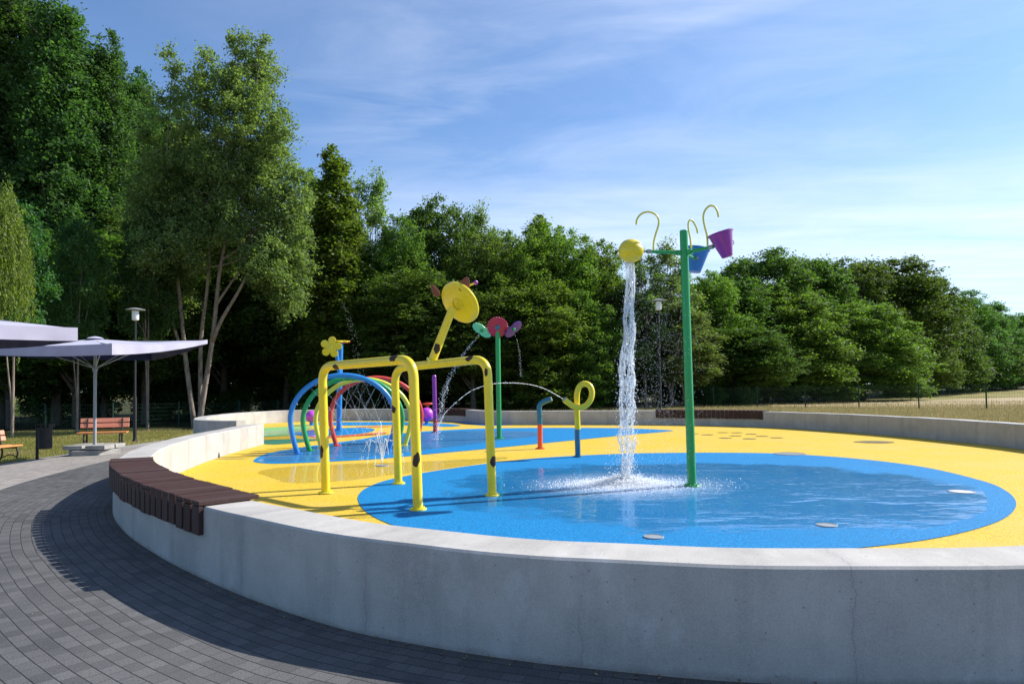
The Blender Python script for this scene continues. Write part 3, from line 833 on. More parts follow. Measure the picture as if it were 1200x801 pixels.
# ------------------------------------------------------------------ giraffe
def flange(mb, c, r=.09, h=.012):
    mb.lathe([(r, 0), (r, h), (r * .97, h + .003), (r * .5, h + .003)], 28, c=c)
    for k in range(4):
        a = PI / 4 + k * PI / 2; mb.lathe([(.011, h), (.011, h + .012), (.007, h + .015)], 6, c=(c[0] + math.cos(a) * r * .82, c[1] + math.sin(a) * r * .82, c[2]))
def spot_patch(p, axis, facing, rt_, L_, W_, seed):
    """irregular blotch hugging a tube: p on tube axis, facing = outward direction"""
    axis = Vector(axis).normalized(); f = Vector(facing); f = (f - axis * f.dot(axis)).normalized(); w = axis.cross(f)
    rr = random.Random(seed); n = 18; mb = MB(); rings = 5; vs = [];
    ph = rr.uniform(0, 6.28); am = rr.uniform(.08, .2)
    for q in range(rings + 1):
        s = q / rings
        for k in range(n):
            a = 2 * PI * k / n; rad = 1 + am * math.sin(2 * a + ph) + .09 * math.sin(5 * a + ph * 2)
            u = math.cos(a) * L_ * s * rad; v = math.sin(a) * W_ * s * rad
            an = v / rt_
            vs.append(Vector(p) + axis * u + (f * math.cos(an) + w * math.sin(an)) * (rt_ + .0022))
    fs = []
    for q in range(rings):
        for k in range(n):
            k2 = (k + 1) % n; fs.append((q * n + k, q * n + k2, (q + 1) * n + k2, (q + 1) * n + k))
    mb.add(vs, fs); return mb

def bent(pts, rad, n=8):
    """polyline with rounded corners"""
    P = [Vector(p) for p in pts]; out = [P[0]]
    for i in range(1, len(P) - 1):
        a = (P[i - 1] - P[i]).normalized(); b = (P[i + 1] - P[i]).normalized()
        s = P[i] + a * rad; e = P[i] + b * rad
        for k in range(n + 1):
            t = k / n; out.append(s * (1 - t) ** 2 + P[i] * 2 * t * (1 - t) * .93 + (e * t ** 2) + (s * .035 + e * .035) * (2 * t * (1 - t)) )
    out.append(P[-1]); return out

def giraffe():
    lean = .028
    gA, gB, gC, gD = G(382, 580), G(490, 600), G(577, 583), G(467, 569)
    o = (gA + gB + gC + gD) / 4; o.z = 0
    t = thing('giraffe_sprayer', 'yellow giraffe water sprayer of bent tubes with dark brown spots', 'water sprayer', o)
    rt_ = .052; Z = 1.58
    def up(p, z): return Vector((p.x - o.x - lean * z, p.y - o.y, z))
    frames = []
    for (p, q, za, zb) in ((gA, gB, 1.565, 1.59), (gD, gC, 1.56, 1.625)):
        path = bent([up(p, .0), up(p, za), up(q, zb), up(q, .0)], .20, 10)
        fr = MB().tube(path, rt_, 22).build('leg_frame', M['yellow'], t)
        for e in (p, q):
            b = MB(); flange(b, up(e, .028)); b.build('foot_flange', M['yellow2'], fr)
        frames.append((fr, p, q, za, zb))
    camv = lambda p: (Vector((0, 0, EYE)) - o - Vector(p))
    def leg_spot(fr, p, pix, Y, L_, W_, seed, off=0.0):
        s = S(pix[0], pix[1], Y); loc = up(p, s.z)
        ax = Vector((-lean, 0, 1)); f = camv(loc); f = Quaternion((0, 0, 1), off) @ f
        spot_patch(loc, ax, f, rt_, L_, W_, seed).build('spot', M['spot'], fr)
    def bar_spot(fr, p, q, za, zb, pix, L_, W_, seed, vert=0.0):
        a = up(p, za); b = up(q, zb)
        best = min((i / 100 for i in range(101)), key=lambda f: abs(600 + 800 * (a.lerp(b, f).x + o.x) / (a.lerp(b, f).y + o.y) - pix[0]))
        loc = a.lerp(b, best); f = camv(loc).normalized() + Vector((0, 0, vert))
        spot_patch(loc, b - a, f, rt_, L_, W_, seed).build('spot', M['spot'], fr)
    f1, f2 = frames
    leg_spot(f1[0], gA, (378, 529), gA.y, .07, .035, 1, -.9)
    leg_spot(f1[0], gB, (487, 538), gB.y, .075, .038, 2)
    bar_spot(*f1, (397, 423), .05, .045, 3, -.3)
    bar_spot(*f1, (464, 419), .06, .05, 4, .5)
    leg_spot(f2[0], gD, (463, 479), gD.y, .055, .04, 5, -.9)
    leg_spot(f2[0], gC, (577, 540), gC.y, .075, .04, 6, .7)
    leg_spot(f2[0], gD, (464, 440), gD.y, .035, .025, 7)
    leg_spot(f2[0], gC, (568, 436), gC.y, .04, .025, 8, -.4)
    bar_spot(*f2, (553, 419), .055, .04, 9, .5)
    # neck
    a = up(gD, 1.56); b = up(gC, 1.625); base = a.lerp(b, .42)
    n0 = base; n1 = S(530, 362, base.y + o.y - .10) - o
    ax = (n1 - n0)
    nk = MB().tube([n0, n0 + ax * .5, n1 + ax.normalized() * .02], [.056, .053, .050], 20).build('neck', M['yellow'], t)
    l = MB(); l.lathe([(.075, -.012), (.075, .012)], 22, rot_to(ax), n0 + ax.normalized() * .055); l.build('collar', M['yellow2'], nk)
    spot_patch(n0 + ax * .30, ax, camv(n0), .054, .06, .045, 12).build('spot', M['spot'], nk)
    # head: a dish tilted up and back
    hn = Vector((-.52, -.62, -.50)).normalized()       # towards the neck side
    hc = S(537, 356, n1.y + o.y + .05) - o
    Rr = .285
    prof = [(.001, .02), (.10, .016), (.20, .0), (Rr - .02, -.012), (Rr, -.028), (Rr, -.05), (Rr - .02, -.062), (.16, -.075), (.001, -.08)]
    hd = MB().lathe(prof, 56, rot_to(hn), hc).build('head', M['yellow'], t)
    MB().tube([hc + rot_to(hn) @ Vector((math.cos(a_) * .075, math.sin(a_) * .075, .022)) for a_ in [2 * PI * k / 24 for k in range(24)]], .010, 8, closed=True).build('neck_ring', M['yellow'], hd)
    def blade(c, ln, wd, ang, nm, mat, tilt=0):
        n = 24; poly = []
        for k in range(n):
            u = 2 * PI * k / n; poly.append((math.cos(u) * ln * (1 if math.cos(u) > 0 else .9), math.sin(u) * wd * (1 - .25 * math.cos(u))))
        vd = Vector((.15, -1, .1)).normalized()
        ex = Vector((math.cos(ang), tilt, math.sin(ang))).normalized(); ey = vd.cross(ex).normalized(); ez = ex.cross(ey)
        Mx = Matrix((ex, ey, ez)).transposed()
        return MB().prism(poly, .02, Mx, c).build(nm, mat, hd, bevel=.005)
    yh = hc.y + o.y + .03
    blade(S(544.5, 334, yh - .16) - o, .105, .066, R(72), 'ear', M['brown'])
    blade(S(510, 341, yh + .1) - o, .095, .042, R(122), 'ear', M['brown'])
    for p0, p1, lab in (((546, 336), (557.5, 331), 1), ((530, 338), (536, 336.5), 0)):
        q0 = S(*p0, yh + .02) - o; q1 = S(*p1, yh + (.04 if lab else .3)) - o
        h = MB().tube([q0, q1], .013, 10).build('horn', M['yellow2'], hd)
        MB().lathe([(.001, -.03), (.018, -.025), (.029, -.008), (.029, .008), (.018, .025), (.001, .03)], 18, None, q1).build('horn_knob', M['purple'], h)
giraffe()

# ------------------------------------------------------------------ bucket tree
def bucket_tree():
    g = G(811, 572)
    t = thing('bucket_fountain', 'tall green pole carrying three tipping buckets on side arms', 'water fountain', (g.x, g.y, 0))
    o = Vector((g.x, g.y, 0)); ln = -.016
    P = lambda z: Vector((ln * z, 0, z))
    pole = MB().tube([P(.0), P(1), P(2), P(3.245)], [.055, .053, .051, .050], 28).build('pole', M['green'], t)
    b = MB(); flange(b, (0, 0, .028), .10, .016)
    for k in range(6): b.lathe([(.010, 0), (.010, .03), (.006, .034)], 6, c=(.082 * math.cos(k * PI / 3), .082 * math.sin(k * PI / 3), .028))
    b.build('base_plate', M['green'], pole)
    MB().lathe([(.048, 3.244), (.045, 3.252), (.02, 3.256)], 24, None, (ln * 3.244, 0, 0)).build('pole_cap', M['green'], pole)
    hub = P(2.965)
    ends = [S(757, 294.5, 8.60) - o, S(837, 288.6, 8.33) - o, Vector((.22, .46, 2.97))]
    data = []
    for k, e in enumerate(ends):
        arm = MB().tube([hub, e], [.024, .020], 14).build('arm', M['green'], t)
        MB().lathe([(.034, -.03), (.034, .03)], 14, rot_to(e - hub), hub + (e - hub).normalized() * .075).build('arm_collar', M['green'], arm)
        d = (e - hub).normalized()
        MB().lathe([(.028, -.025), (.028, .025)], 12, rot_to(d), e - d * .04).build('pivot', M['steel'], arm)
        data.append((arm, e, d))
    # goose-neck filler pipes
    gn = [([(766, 293), (766, 284), (768.5, 274), (772, 262), (770.5, 254), (765, 249.5), (758, 248.3), (751, 251), (746.5, 257), (745.7, 263)], (8.61, 8.60)),
          ([(829.2, 288), (828.5, 276), (825.5, 264), (824.2, 254), (826.5, 246), (832, 241), (837, 242), (840.5, 247), (842, 254)], (8.38, 8.30)),
          ([(810, 291), (809, 280), (806.8, 268), (807, 260), (810, 257.5), (813.5, 261.5), (816.5, 268), (817.5, 273)], (8.95, 9.12))]
    for k, (pl, (ya, yb)) in enumerate(gn):
        q = [S(x, y, ya + (yb - ya) * i / (len(pl) - 1)) - o for i, (x, y) in enumerate(pl)]
        MB().tube(spline(q, .02), .0125, 10).build('filler_pipe', M['yellow2'], data[k][0])
        # trickle of water
    # buckets
    def bucket(cen, axis, rr, rb, h, mat, label, name='bucket'):
        """axis points from rim to bottom"""
        Mx = rot_to(axis); th = .008
        prof = [(rb * .2, h), (rb, h), (rb + .004, h - .006), (rr - .004, .02), (rr + .006, .016), (rr + .006, 0), (rr - th, 0), (rb - th, h - .015), (.01, h - .018)]
        mb = MB(); seg = 40; vs = []; fs = []
        mb.lathe(prof, seg, Mx, cen)
        bo = mb.build(name, mat, t); bo['label'] = label
        return bo
    # yellow: rounded, tipping and pouring
    c = S(740.5, 294, 8.60) - o
    ax = Vector((.42, -.86, -.22)).normalized(); Mx = rot_to(ax)
    prof = [(.001, .150), (.058, .148), (.070, .140), (.105, .105), (.135, .06), (.150, .0), (.148, -.06), (.140, -.09), (.132, -.085), (.142, .0), (.10, .09), (.001, .12)]
    bo = MB().lathe(prof, 44, Mx, c).build('bucket', M['yellow'], t); bo['label'] = 'round yellow bucket tipped over and pouring water'
    MB().tube([ends[0], c + Vector((.10, 0, 0))], .014, 10).build('axle', M['steel'], bo)
    MB().box(c + Vector((-.098, -.098, .01)), (.008, .01, .045)).build('vent_slot', M['black'], bo)
    # purple
    r0 = S(843.9, 272.6, 8.28) - o; r1 = S(852.4, 301, 8.28) - o
    bo = bucket(r0, r1 - r0, .148, .062, (r1 - r0).length, M['purple'], 'purple bucket tilted to the right')
    MB().tube([S(857.5, 284, 8.28) - o + Vector((math.cos(a) * .022 + .004, 0, math.sin(a) * .026)) for a in [2 * PI * k / 16 for k in range(16)]], .005, 6, closed=True).build('lug', M['purple'], bo)
    MB().tube([ends[1], r0.lerp(r1, .45)], .014, 10).build('axle', M['steel'], bo)
    # blue
    r0 = S(817.5, 291, 9.12) - o; r1 = S(813, 318.5, 9.12) - o
    bo = bucket(r0, r1 - r0, .160, .085, (r1 - r0).length, M['bluebucket'], 'blue bucket hanging behind the pole')
    MB().tube([ends[2] - Vector((0, .1, 0)), r0.lerp(r1, .3)], .014, 10).build('axle', M['steel'], bo)
bucket_tree()

# ------------------------------------------------------------------ rainbow arches
def arch(label, mat, px_left, Yc, Xc, Zt, slope):
    half = 1.03; d = Vector((1, slope, 0)).normalized()
    t = thing('water_arch', label, 'water arch', (Xc, Yc, 0), group='row of coloured water arches')
    zc = Zt - half * .86; pts = []
    a0 = -38
    for k in range(61):
        a = R(180 - a0) - R(180 - 2 * a0) * k / 60
        x = math.cos(a) * half; z = zc + math.sin(a) * (half * .86 if math.sin(a) > 0 else zc / math.sin(R(38)))
        if math.sin(a) < 0: x = math.copysign(half - (1 - z / zc) ** 1.6 * .15, x)
        pts.append(d * x + Vector((0, 0, max(z, 0))))
    pipe = MB().tube(pts, .050, 18).build('pipe', mat, t)
    for e in (pts[0], pts[-1]):
        b = MB(); flange(b, (e.x, e.y, .030), .09, .01); b.build('foot_flange', mat, t)
    for k in (14, 22, 30, 38, 46):
        p = pts[k]; inn = (Vector((0, 0, zc)) - p).normalized()
        MB().lathe([(.016, .05), (.016, .068), (.009, .075)], 10, rot_to(inn), p).build('nozzle', M['steel'], pipe)
arch('blue water arch, the nearest of the row of four', M['blue'], 347, 13.85, -3.42, 1.585, .28)
arch('green water arch standing just behind the blue one', M['green'], 362, 14.5, -3.37, 1.54, .28)
arch('yellow water arch between the green and the red arches', M['yellow2'], 376, 15.1, -3.28, 1.52, .28)
arch('red water arch, farthest of the row of four', M['red'], 388, 15.7, -3.12, 1.56, .28)

# ------------------------------------------------------------------ flower heads
def scallop(n, r, amp, seg=None, lobes=8, ax=1.0):
    seg = seg or lobes * 8
    return [((r + amp * math.cos(lobes * 2 * PI * k / seg)) * math.cos(2 * PI * k / seg) * ax, (r + amp * math.cos(lobes * 2 * PI * k / seg)) * math.sin(2 * PI * k / seg)) for k in range(seg)]

def flower_pole():
    g = G(585, 515)
    t = thing('flower_fountain', 'green pole topped by crimson, mint and violet flower discs', 'water fountain', (g.x, g.y, 0))
    o = Vector((g.x, g.y, 0)); Y = g.y
    top = S(583.2, 388, Y) - o
    pl = MB().tube([(0, 0, 0), top * .5, top], .062, 22).build('pole', M['green'], t)
    b = MB(); flange(b, (0, 0, .03), .12, .015); b.build('base_plate', M['green'], pl)
    def head(px, py, dy, r, nrm, mat, ax, lobes, spin, nm, hubmat=None):
        c = S(px, py, Y + dy) - o
        Mx = rot_to(nrm, spin)
        h = MB().prism(scallop(0, r, r * .05, None, lobes, ax), .035, Mx, c - Vector(nrm).normalized() * .017).build(nm, mat, t, bevel=.006)
        MB().lathe([(.06, 0), (.06, .03), (.03, .055)], 18, Mx, c + Vector(nrm).normalized() * .02).build('flower_center', hubmat or mat, h)
        st = MB().tube(spline([top - Vector((0, 0, .05)), (top + c) / 2 + Vector((0, .06, .08)), c - Vector(nrm).normalized() * -.0], .04), .022, 10).build('stem', M['green'], h)
        return h
    head(583, 383, -.08, .26, (0, -.9, -.35), M['crimson'], 1.0, 22, 0, 'flower_head', M['teal'])
    def twin(c0, ang, mat, r):
        """head made of two oval petals meeting at the hub"""
        c = S(*c0, Y - .02) - o
        ex = Vector((math.cos(ang), .25, math.sin(ang))).normalized(); n = Vector((.1, -.75, -.55)); n = (n - ex * n.dot(ex)).normalized(); ey = n.cross(ex)
        Mx = Matrix((ex, ey, n)).transposed()
        h = None
        poly = []
        K = 72
        for k in range(K):
            a = 2 * PI * k / K
            rad = r * (.62 + .38 * abs(math.cos(a)) ** .8) * (1 + .04 * math.cos(16 * a))
            poly.append((rad * math.cos(a) * 1.0, rad * math.sin(a) * .62))
        h = MB().prism(poly, .03, Mx, c).build('flower_head', mat, t, bevel=.005)
        MB().lathe([(.045, 0), (.045, .02), (.02, .04)], 16, Mx, c + n * .03).build('flower_center', M['green'], h)
        MB().tube(spline([top - Vector((0, 0, .06)), (top + c) / 2 + Vector((0, .06, .02)), c], .04), .02, 10).build('stem', M['green'], h)
    twin((564.8, 386.5), R(-35), M['mint'], .27)
    twin((601.3, 385.5), R(42), M['violet'], .27)
flower_pole()

def star_pole():
    g = G(397, 505); Y = g.y; o = Vector((g.x, g.y, 0))
    t = thing('flower_fountain', 'blue pole carrying a yellow star-petalled flower', 'water fountain', (g.x, g.y, 0))
    top = S(399, 402, Y) - o
    pl = MB().tube([(0, 0, 0), top], .085, 20).build('pole', M['blue'], t)
    b = MB(); flange(b, (0, 0, .03), .15, .02); b.build('base_plate', M['blue'], pl)
    s2 = S(393, 404, Y - .12) - o; s3 = S(398, 440, Y - .09) - o
    MB().tube(spline([S(398.5, 444, Y) - o, s3, s2], .06), [.06] * len(spline([S(398.5, 444, Y) - o, s3, s2], .06)), 14).build('branch', M['blue'], pl)
    c = S(388, 406.5, Y - .22) - o; n = Vector((.15, -1, -.12)).normalized()
    K = 100; poly = []
    for k in range(K):
        a = 2 * PI * k / K; rad = .15 + .185 * abs(math.cos(2.5 * a)) ** .55
        poly.append((rad * math.cos(a), rad * math.sin(a)))
    h = MB().prism(poly, .04, rot_to(n, R(8)), c).build('flower_head', M['yellow'], t, bevel=.006)
    MB().lathe([(.07, 0), (.07, .03), (.03, .05)], 18, rot_to(n), c + n * .04).build('flower_center', M['yellow2'], h)
    c2 = S(401, 400.5, Y + .05) - o; n2 = Vector((.05, -.12, 1)).normalized()
    K = 60; poly = [((.21 + .035 * math.cos(6 * a)) * math.cos(a), (.21 + .035 * math.cos(6 * a)) * math.sin(a)) for a in [2 * PI * k / K for k in range(K)]]
    h2 = MB().prism(poly, .04, rot_to(n2), c2).build('flower_head', M['yellow'], t, bevel=.006); h2['label'] = 'flat flower lying level on the pole top'
    MB().tube([S(386, 403, Y) - o, S(410, 400.5, Y - .05) - o], .02, 10).build('spray_bar', M['red'], h2)
star_pole()

def purple_pole():
    g = G(510, 508)
    t = thing('spray_post', 'slim purple spray post rising from the middle blue pad', 'spray post', (g.x, g.y, 0))
    MB().tube([(0, 0, .42), (-.02, 0, 1.67)], .062, 18).build('post', M['purple'], t)
    MB().tube([(0, 0, 0), (0, 0, .42)], .0625, 18).build('lower_sleeve', M['crimson'], t)
    b = MB(); flange(b, (0, 0, .03), .11, .015); b.build('base_plate', M['purple'], t)
    MB().lathe([(.062, 1.67), (.045, 1.70), (.015, 1.71)], 18, None, (-.02, 0, 0)).build('cap', M['purple'], t)
purple_pole()

def hook_pipe():
    g = G(633, 527)
    t = thing('water_cannon', 'short pipe, red below and blue above, with a bent spout', 'water cannon', (g.x, g.y, 0))
    MB().tube([(0, 0, 0), (0, 0, .53)], .052, 18).build('lower_pipe', M['orange'], t)
    q = [(0, 0, .53), (-.01, 0, .82), (.0, 0, .93), (.06, -.01, .985), (.14, -.03, 1.02), (.23, -.05, 1.055)]
    up_ = MB().tube(spline(q, .03), .054, 18).build('spout', M['teal'], t)
    MB().tube([(.226, -.05, 1.053), (.25, -.055, 1.062)], .045, 16).build('nozzle', M['steel'], up_)
    MB().tube([(-.115, -.02, .735), (.10, -.02, .735)], .013, 10).build('handle_bar', M['steel'], up_)
    b = MB(); flange(b, (0, 0, .022), .10, .015); b.build('base_plate', M['orange'], t)
hook_pipe()

def loop_pipe():
    g = G(677.3, 537); Y = g.y; o = Vector((g.x, g.y, 0))
    t = thing('water_cannon', 'yellow looped water cannon on a dark blue foot', 'water cannon', (g.x, g.y, 0))
    MB().tube([(0, 0, 0), (-.006, 0, .53)], .050, 18).build('lower_pipe', M['teal'], t)
    px = [(677, 503, 0), (676.3, 485, 0), (676, 470, .0), (676.5, 459, -.01), (680, 451.5, -.02), (686, 449.3, -.04), (691.5, 452.5, -.06), (693.8, 460, -.08), (692, 468, -.10), (687, 474.5, -.11), (680, 477, -.12), (672, 475.5, -.13), (665, 471, -.14), (661.5, 468, -.15)]
    q = [S(x, y, Y + dy) - o for x, y, dy in px]
    lp = MB().tube(spline(q, .03), .052, 18).build('looped_pipe', M['yellow'], t)
    e = q[-1]; d = (q[-1] - q[-2]).normalized()
    MB().tube([e, e + d * .02], .04, 14).build('nozzle', M['steel'], lp)
    b = MB(); flange(b, (0, 0, .028), .09, .012); b.build('base_plate', M['teal'], t)
loop_pipe()

def ball(label, px, r, foot):
    g = G(*px)
    t = thing('spray_ball', label, 'spray ball', (g.x, g.y, 0), group='magenta spray balls by the back wall')
    prof = [(max(.001, r * math.sin(PI * k / 20)), foot + r - r * math.cos(PI * k / 20)) for k in range(21)]
    MB().lathe(prof, 32).build('globe', M['magenta'], t)
    MB().lathe([(.16, 0), (.15, .02), (.07, .04), (.07, foot + .04)], 20).build('foot', M['blue'], t)
ball('magenta ball on a blue foot by the slim purple post', (500, 498), .25, .14)
ball('magenta ball on a blue foot seen through the blue and green arches', (365, 499), .21, .14)
def red_table():
    g = S(501.5, 498, 27.0); g.z = 0
    t = thing('mushroom_sprayer', 'flat red disc on a thin post behind the magenta ball', 'water sprayer', g)
    MB().tube([(0, 0, 0), (0, 0, .72)], .035, 12).build('post', M['red'], t)
    MB().lathe([(.03, .66), (.20, .70), (.225, .73), (.20, .76), (.05, .78)], 28).build('disc', M['red'], t)
red_table()

# ------------------------------------------------------------------ water in the air
class Drops:
    def __init__(s): s.c = []; s.r = []
    def add(s, c, r): s.c.append(tuple(c)); s.r.append(r)
    def build(s, name, mat, parent=None, stretch=1.3):
        c = np.array(s.c); r = np.array(s.r); n = len(r)
        oc = np.array([(1, 0, 0), (-1, 0, 0), (0, 1, 0), (0, -1, 0), (0, 0, stretch), (0, 0, -stretch)], float)
        v = c[:, None, :] + oc[None] * r[:, None, None]
        f0 = np.array([(0, 2, 4), (2, 1, 4), (1, 3, 4), (3, 0, 4), (2, 0, 5), (1, 2, 5), (3, 1, 5), (0, 3, 5)])
        f = (f0[None] + (np.arange(n) * 6)[:, None, None]).reshape(-1, 3)
        me = bpy.data.meshes.new(name); me.from_pydata(v.reshape(-1, 3).tolist(), [], f.tolist())
        return link(name, me, mat, parent)

def falling_water():
    top = S(738, 303, 8.62); bot = Vector((1.44, 8.78, .03))
    rr = random.Random(4); gb = np.random.default_rng(11)
    W = lambda t: .047 + .020 * min(t / .35, 1) + .028 * max(0, math.sin((t - .35) * 4.2)) - .045 * max(0, (t - .78) / .22)
    cen = lambda t: top.lerp(bot, t) + Vector((.012 * math.sin(t * 9) + .01 * math.sin(t * 23), .012 * math.cos(t * 8), 0))
    nz, na = 420, 64
    from mathutils import noise as mn
    def nz_(a, t, k0=0):
        q = Vector((math.cos(a) * 1.1, math.sin(a) * 1.1, t * 9 + k0))
        return mn.noise(q) * 1.6 + mn.noise(q * 2.3 + Vector((5, 1, 2))) * .9 + mn.noise(q * 5.1) * .45
    V = []; Fc = []
    for i in range(nz + 1):
        t = i / nz; c = cen(t)
        for k in range(na):
            a = 2 * PI * k / na
            tw = a + .5 * math.sin(t * 5)
            r = W(t) * (1 + .30 * nz_(a, t) * (.35 + t)) + .004 * mn.noise(Vector((math.cos(a) * 6, math.sin(a) * 6, t * 60)))
            V.append((c.x + math.cos(tw) * r, c.y + math.sin(tw) * r * .8, c.z + .02 * nz_(a, t, 2) * t))
    for i in range(nz):
        t = i / nz
        for k in range(na):
            a = 2 * PI * k / na
            q = Vector((math.cos(a) * 2.2, math.sin(a) * 2.2, t * 17))
            h = mn.noise(q) + .6 * mn.noise(q * 2.4) + .35 * mn.noise(q * 5)
            thr = .0 - .40 * t
            if abs(h) > .055 + .04 * (1 - t) and h > thr: continue
            k2 = (k + 1) % na; Fc.append((i * na + k, i * na + k2, (i + 1) * na + k2, (i + 1) * na + k))
    me = bpy.data.meshes.new('falling_water'); me.from_pydata(V, [], Fc)
    o = link('falling_water', me, M['spray'])
    md = o.modifiers.new('s', 'SOLIDIFY'); md.thickness = .007
    tag(o, 'column of clear and white water pouring from the yellow bucket', 'water', kind='stuff')
    # ropes
    mb = MB()
    for j in range(16):
        a0 = 2 * PI * j / 16 + rr.uniform(-.2, .2); t0 = rr.uniform(0, .5); t1 = min(.99, t0 + rr.uniform(.25, .6)); pts = []; rs = []
        for i in range(70):
            t = t0 + (t1 - t0) * i / 69; c = cen(t); a = a0 + .9 * math.sin(t * 7 + j) * .6
            r = W(t) * (1.0 + .20 * nz_(a, t) * (.5 + t))
            pts.append((c.x + math.cos(a) * r, c.y + math.sin(a) * r * .8, c.z)); e = min(i, 69 - i) / 10
            rs.append((.0025 + .0045 * abs(math.sin(i * .7 + j)) ** 2) * min(1, e + .15))
        mb.tube(pts, rs, 7)
    o2 = mb.build('water_strands', M['froth'], o, auto=0)
    D = Drops()
    for _ in range(2600):
        t = rr.random() ** .7; c = cen(t); a = rr.uniform(0, 6.28); q = W(t) * (rr.gauss(1.0, .22 + .35 * t))
        D.add((c.x + math.cos(a) * q, c.y + math.sin(a) * q, c.z), rr.choice([.002, .003, .003, .004, .006]))
    D.build('droplets', M['froth'], o, 1.6)

    # splash crown where it lands
    D = Drops()
    for _ in range(25000):
        a = rr.uniform(0, 6.28); q = abs(rr.gauss(0, .26)) if rr.random() < .8 else abs(rr.gauss(0, .34)); 
        hmax = .065 * math.exp(-(q / .30) ** 2) + .02
        z = .03 + abs(rr.gauss(0, .55)) * hmax
        sx = 1.4
        D.add((bot.x + math.cos(a) * q * sx - .02, bot.y + math.sin(a) * q * .9, z), rr.choice([.002, .003, .004, .005, .007, .010]) * (1.2 if q < .25 else .8))
    for _ in range(900):
        a = rr.uniform(0, 6.28); q = rr.uniform(0, .25); z = .05 + rr.random() ** 2 * .55
        D.add((bot.x + math.cos(a) * q - .02, bot.y + math.sin(a) * q, z), rr.choice([.002, .003, .004, .006]))
    for _ in range(600):
        a = rr.uniform(0, 6.28); q = rr.uniform(.3, 1.2)
        D.add((bot.x + .25 + math.cos(a) * q * 1.1, bot.y + math.sin(a) * q * .8, .034 + rr.random() ** 3 * .06), rr.choice([.002, .003, .005]))
    s = D.build('splash', M['froth'], None, 1.0)
    tag(s, 'white splash where the bucket water hits the blue pad', 'water', kind='stuff')
falling_water()

def jet(name, label, curves, mat, nd, spread, size, parent=None):
    """ballistic streams made of threads and droplets"""
    rr = random.Random(hash(label) % 1000 + 5 if False else len(label) * 7); D = Drops(); mb = MB()
    for pts, rad in curves:
        q = spline(pts, .03); n = len(q)
        if rad > 0:
            # broken thread
            i = 0
            while i < n - 2:
                ln = rr.randint(3, 14)
                seg_ = q[i:i + ln]
                if len(seg_) > 2:
                    mb.tube(seg_, [rad * (1 if 0 < k < len(seg_) - 1 else .3) * rr.uniform(.7, 1.3) for k in range(len(seg_))], 5)
                i += ln + (rr.randint(0, 2) if i > n * .3 else -1)
        for _ in range(nd):
            t = rr.random() ** .75; p = q[min(int(t * n), n - 1)]; s = spread * (.15 + t)
            D.add((p.x + rr.gauss(0, s), p.y + rr.gauss(0, s), p.z + rr.gauss(0, s)), rr.choice(size))
    d = D.build(name, mat, parent, 1.3)
    if mb.v:
        # join threads into the same mesh
        bm = bmesh.new(); bm.from_mesh(d.data); me2 = mb.mesh('tmp'); bm.from_mesh(me2); bm.to_mesh(d.data); bm.free(); bpy.data.meshes.remove(me2)
    d.data.polygons.foreach_set('use_smooth', [True] * len(d.data.polygons))
    return tag(d, label, 'water', kind='stuff')

def arc3(a, b, h, n=14):
    a = Vector(a); b = Vector(b)
    return [a.lerp(b, k / n) + Vector((0, 0, h * 4 * (k / n) * (1 - k / n))) for k in range(n + 1)]
# jet from the looped cannon
p0 = S(660.5, 467.5, 12.35)
jet('water_jet', 'thin arc of water shooting left from the looped yellow cannon', [([p0, S(640, 456, 12.8), S(622, 450.5, 13.2), S(600, 448.5, 13.8), S(575, 450, 14.4), S(552, 458, 15), S(535, 471, 15.6), S(520, 486, 16), G(512, 505)], .0055)], M['froth'], 220, .022, [.003, .004, .006])
# sprays from the mint flower and the giraffe
f0 = S(562, 392, 17.2)
jet('water_spray', 'fine spray falling down and left from the mint flower disc', [([f0, S(551, 405, 17.0), S(538, 422, 16.8), S(526, 445, 16.6), S(518, 470, 16.4), G(512, 516)], .0)], M['froth'], 900, .055, [.003, .004, .006, .008])
jet('water_spray', 'faint trickle falling from the violet flower disc', [([S(603, 392, 17.2), S(607, 402, 17.2), S(609, 416, 17.2), S(610, 440, 17.2)], .0)], M['froth'], 120, .02, [.003, .004])
jet('water_spray', 'loose spray of drops falling over the rainbow arches', [([S(398, 352, 15.2), S(404, 362, 15.2), S(411, 380, 15.2), S(418, 410, 15.2), S(424, 450, 15.2), S(428, 500, 15.2)], .0)], M['froth'], 300, .11, [.002, .003, .004])
# criss-cross jets inside the arches
cur = []
for k, (Xc, Yc) in enumerate(((-3.42, 13.85), (-3.37, 14.5), (-3.28, 15.1), (-3.12, 15.7))):
    for a, tx in ((130, .35), (108, -.5), (90, .5), (70, -.4), (50, .1)):
        a = R(a); s = Vector((Xc + math.cos(a) * .93, Yc + .28 * math.cos(a) * .93, .70 + math.sin(a) * .80))
        e = Vector((Xc + tx, Yc + .28 * tx, .04)); cur.append(([s, s.lerp(e, .35) + Vector((0, 0, .05)), s.lerp(e, .7) + Vector((0, 0, .02)), e], .0016 if k % 2 == 0 else .0011))
jet('water_jet', 'crossing thin jets of water inside the rainbow arches', cur, M['froth'], 14, .018, [.002, .002, .003])
# little ground jet
g = G(448, 546); cur = []
for k in range(6):
    a = 2 * PI * k / 6 + .4; e = g + Vector((math.cos(a) * .38, math.sin(a) * .38, 0)); cur.append((arc3(g + Vector((0, 0, .04)), e, .55 - .12 * (k % 2)), .003))
cur.append(([g + Vector((0, 0, .04)), g + Vector((.0, 0, .35)), g + Vector((-.02, 0, .75)), g + Vector((-.05, 0, .45))], .004))
jet('water_jet', 'small bubbling ground jet in the yellow puddle', cur, M['froth'], 60, .02, [.003, .004, .005])
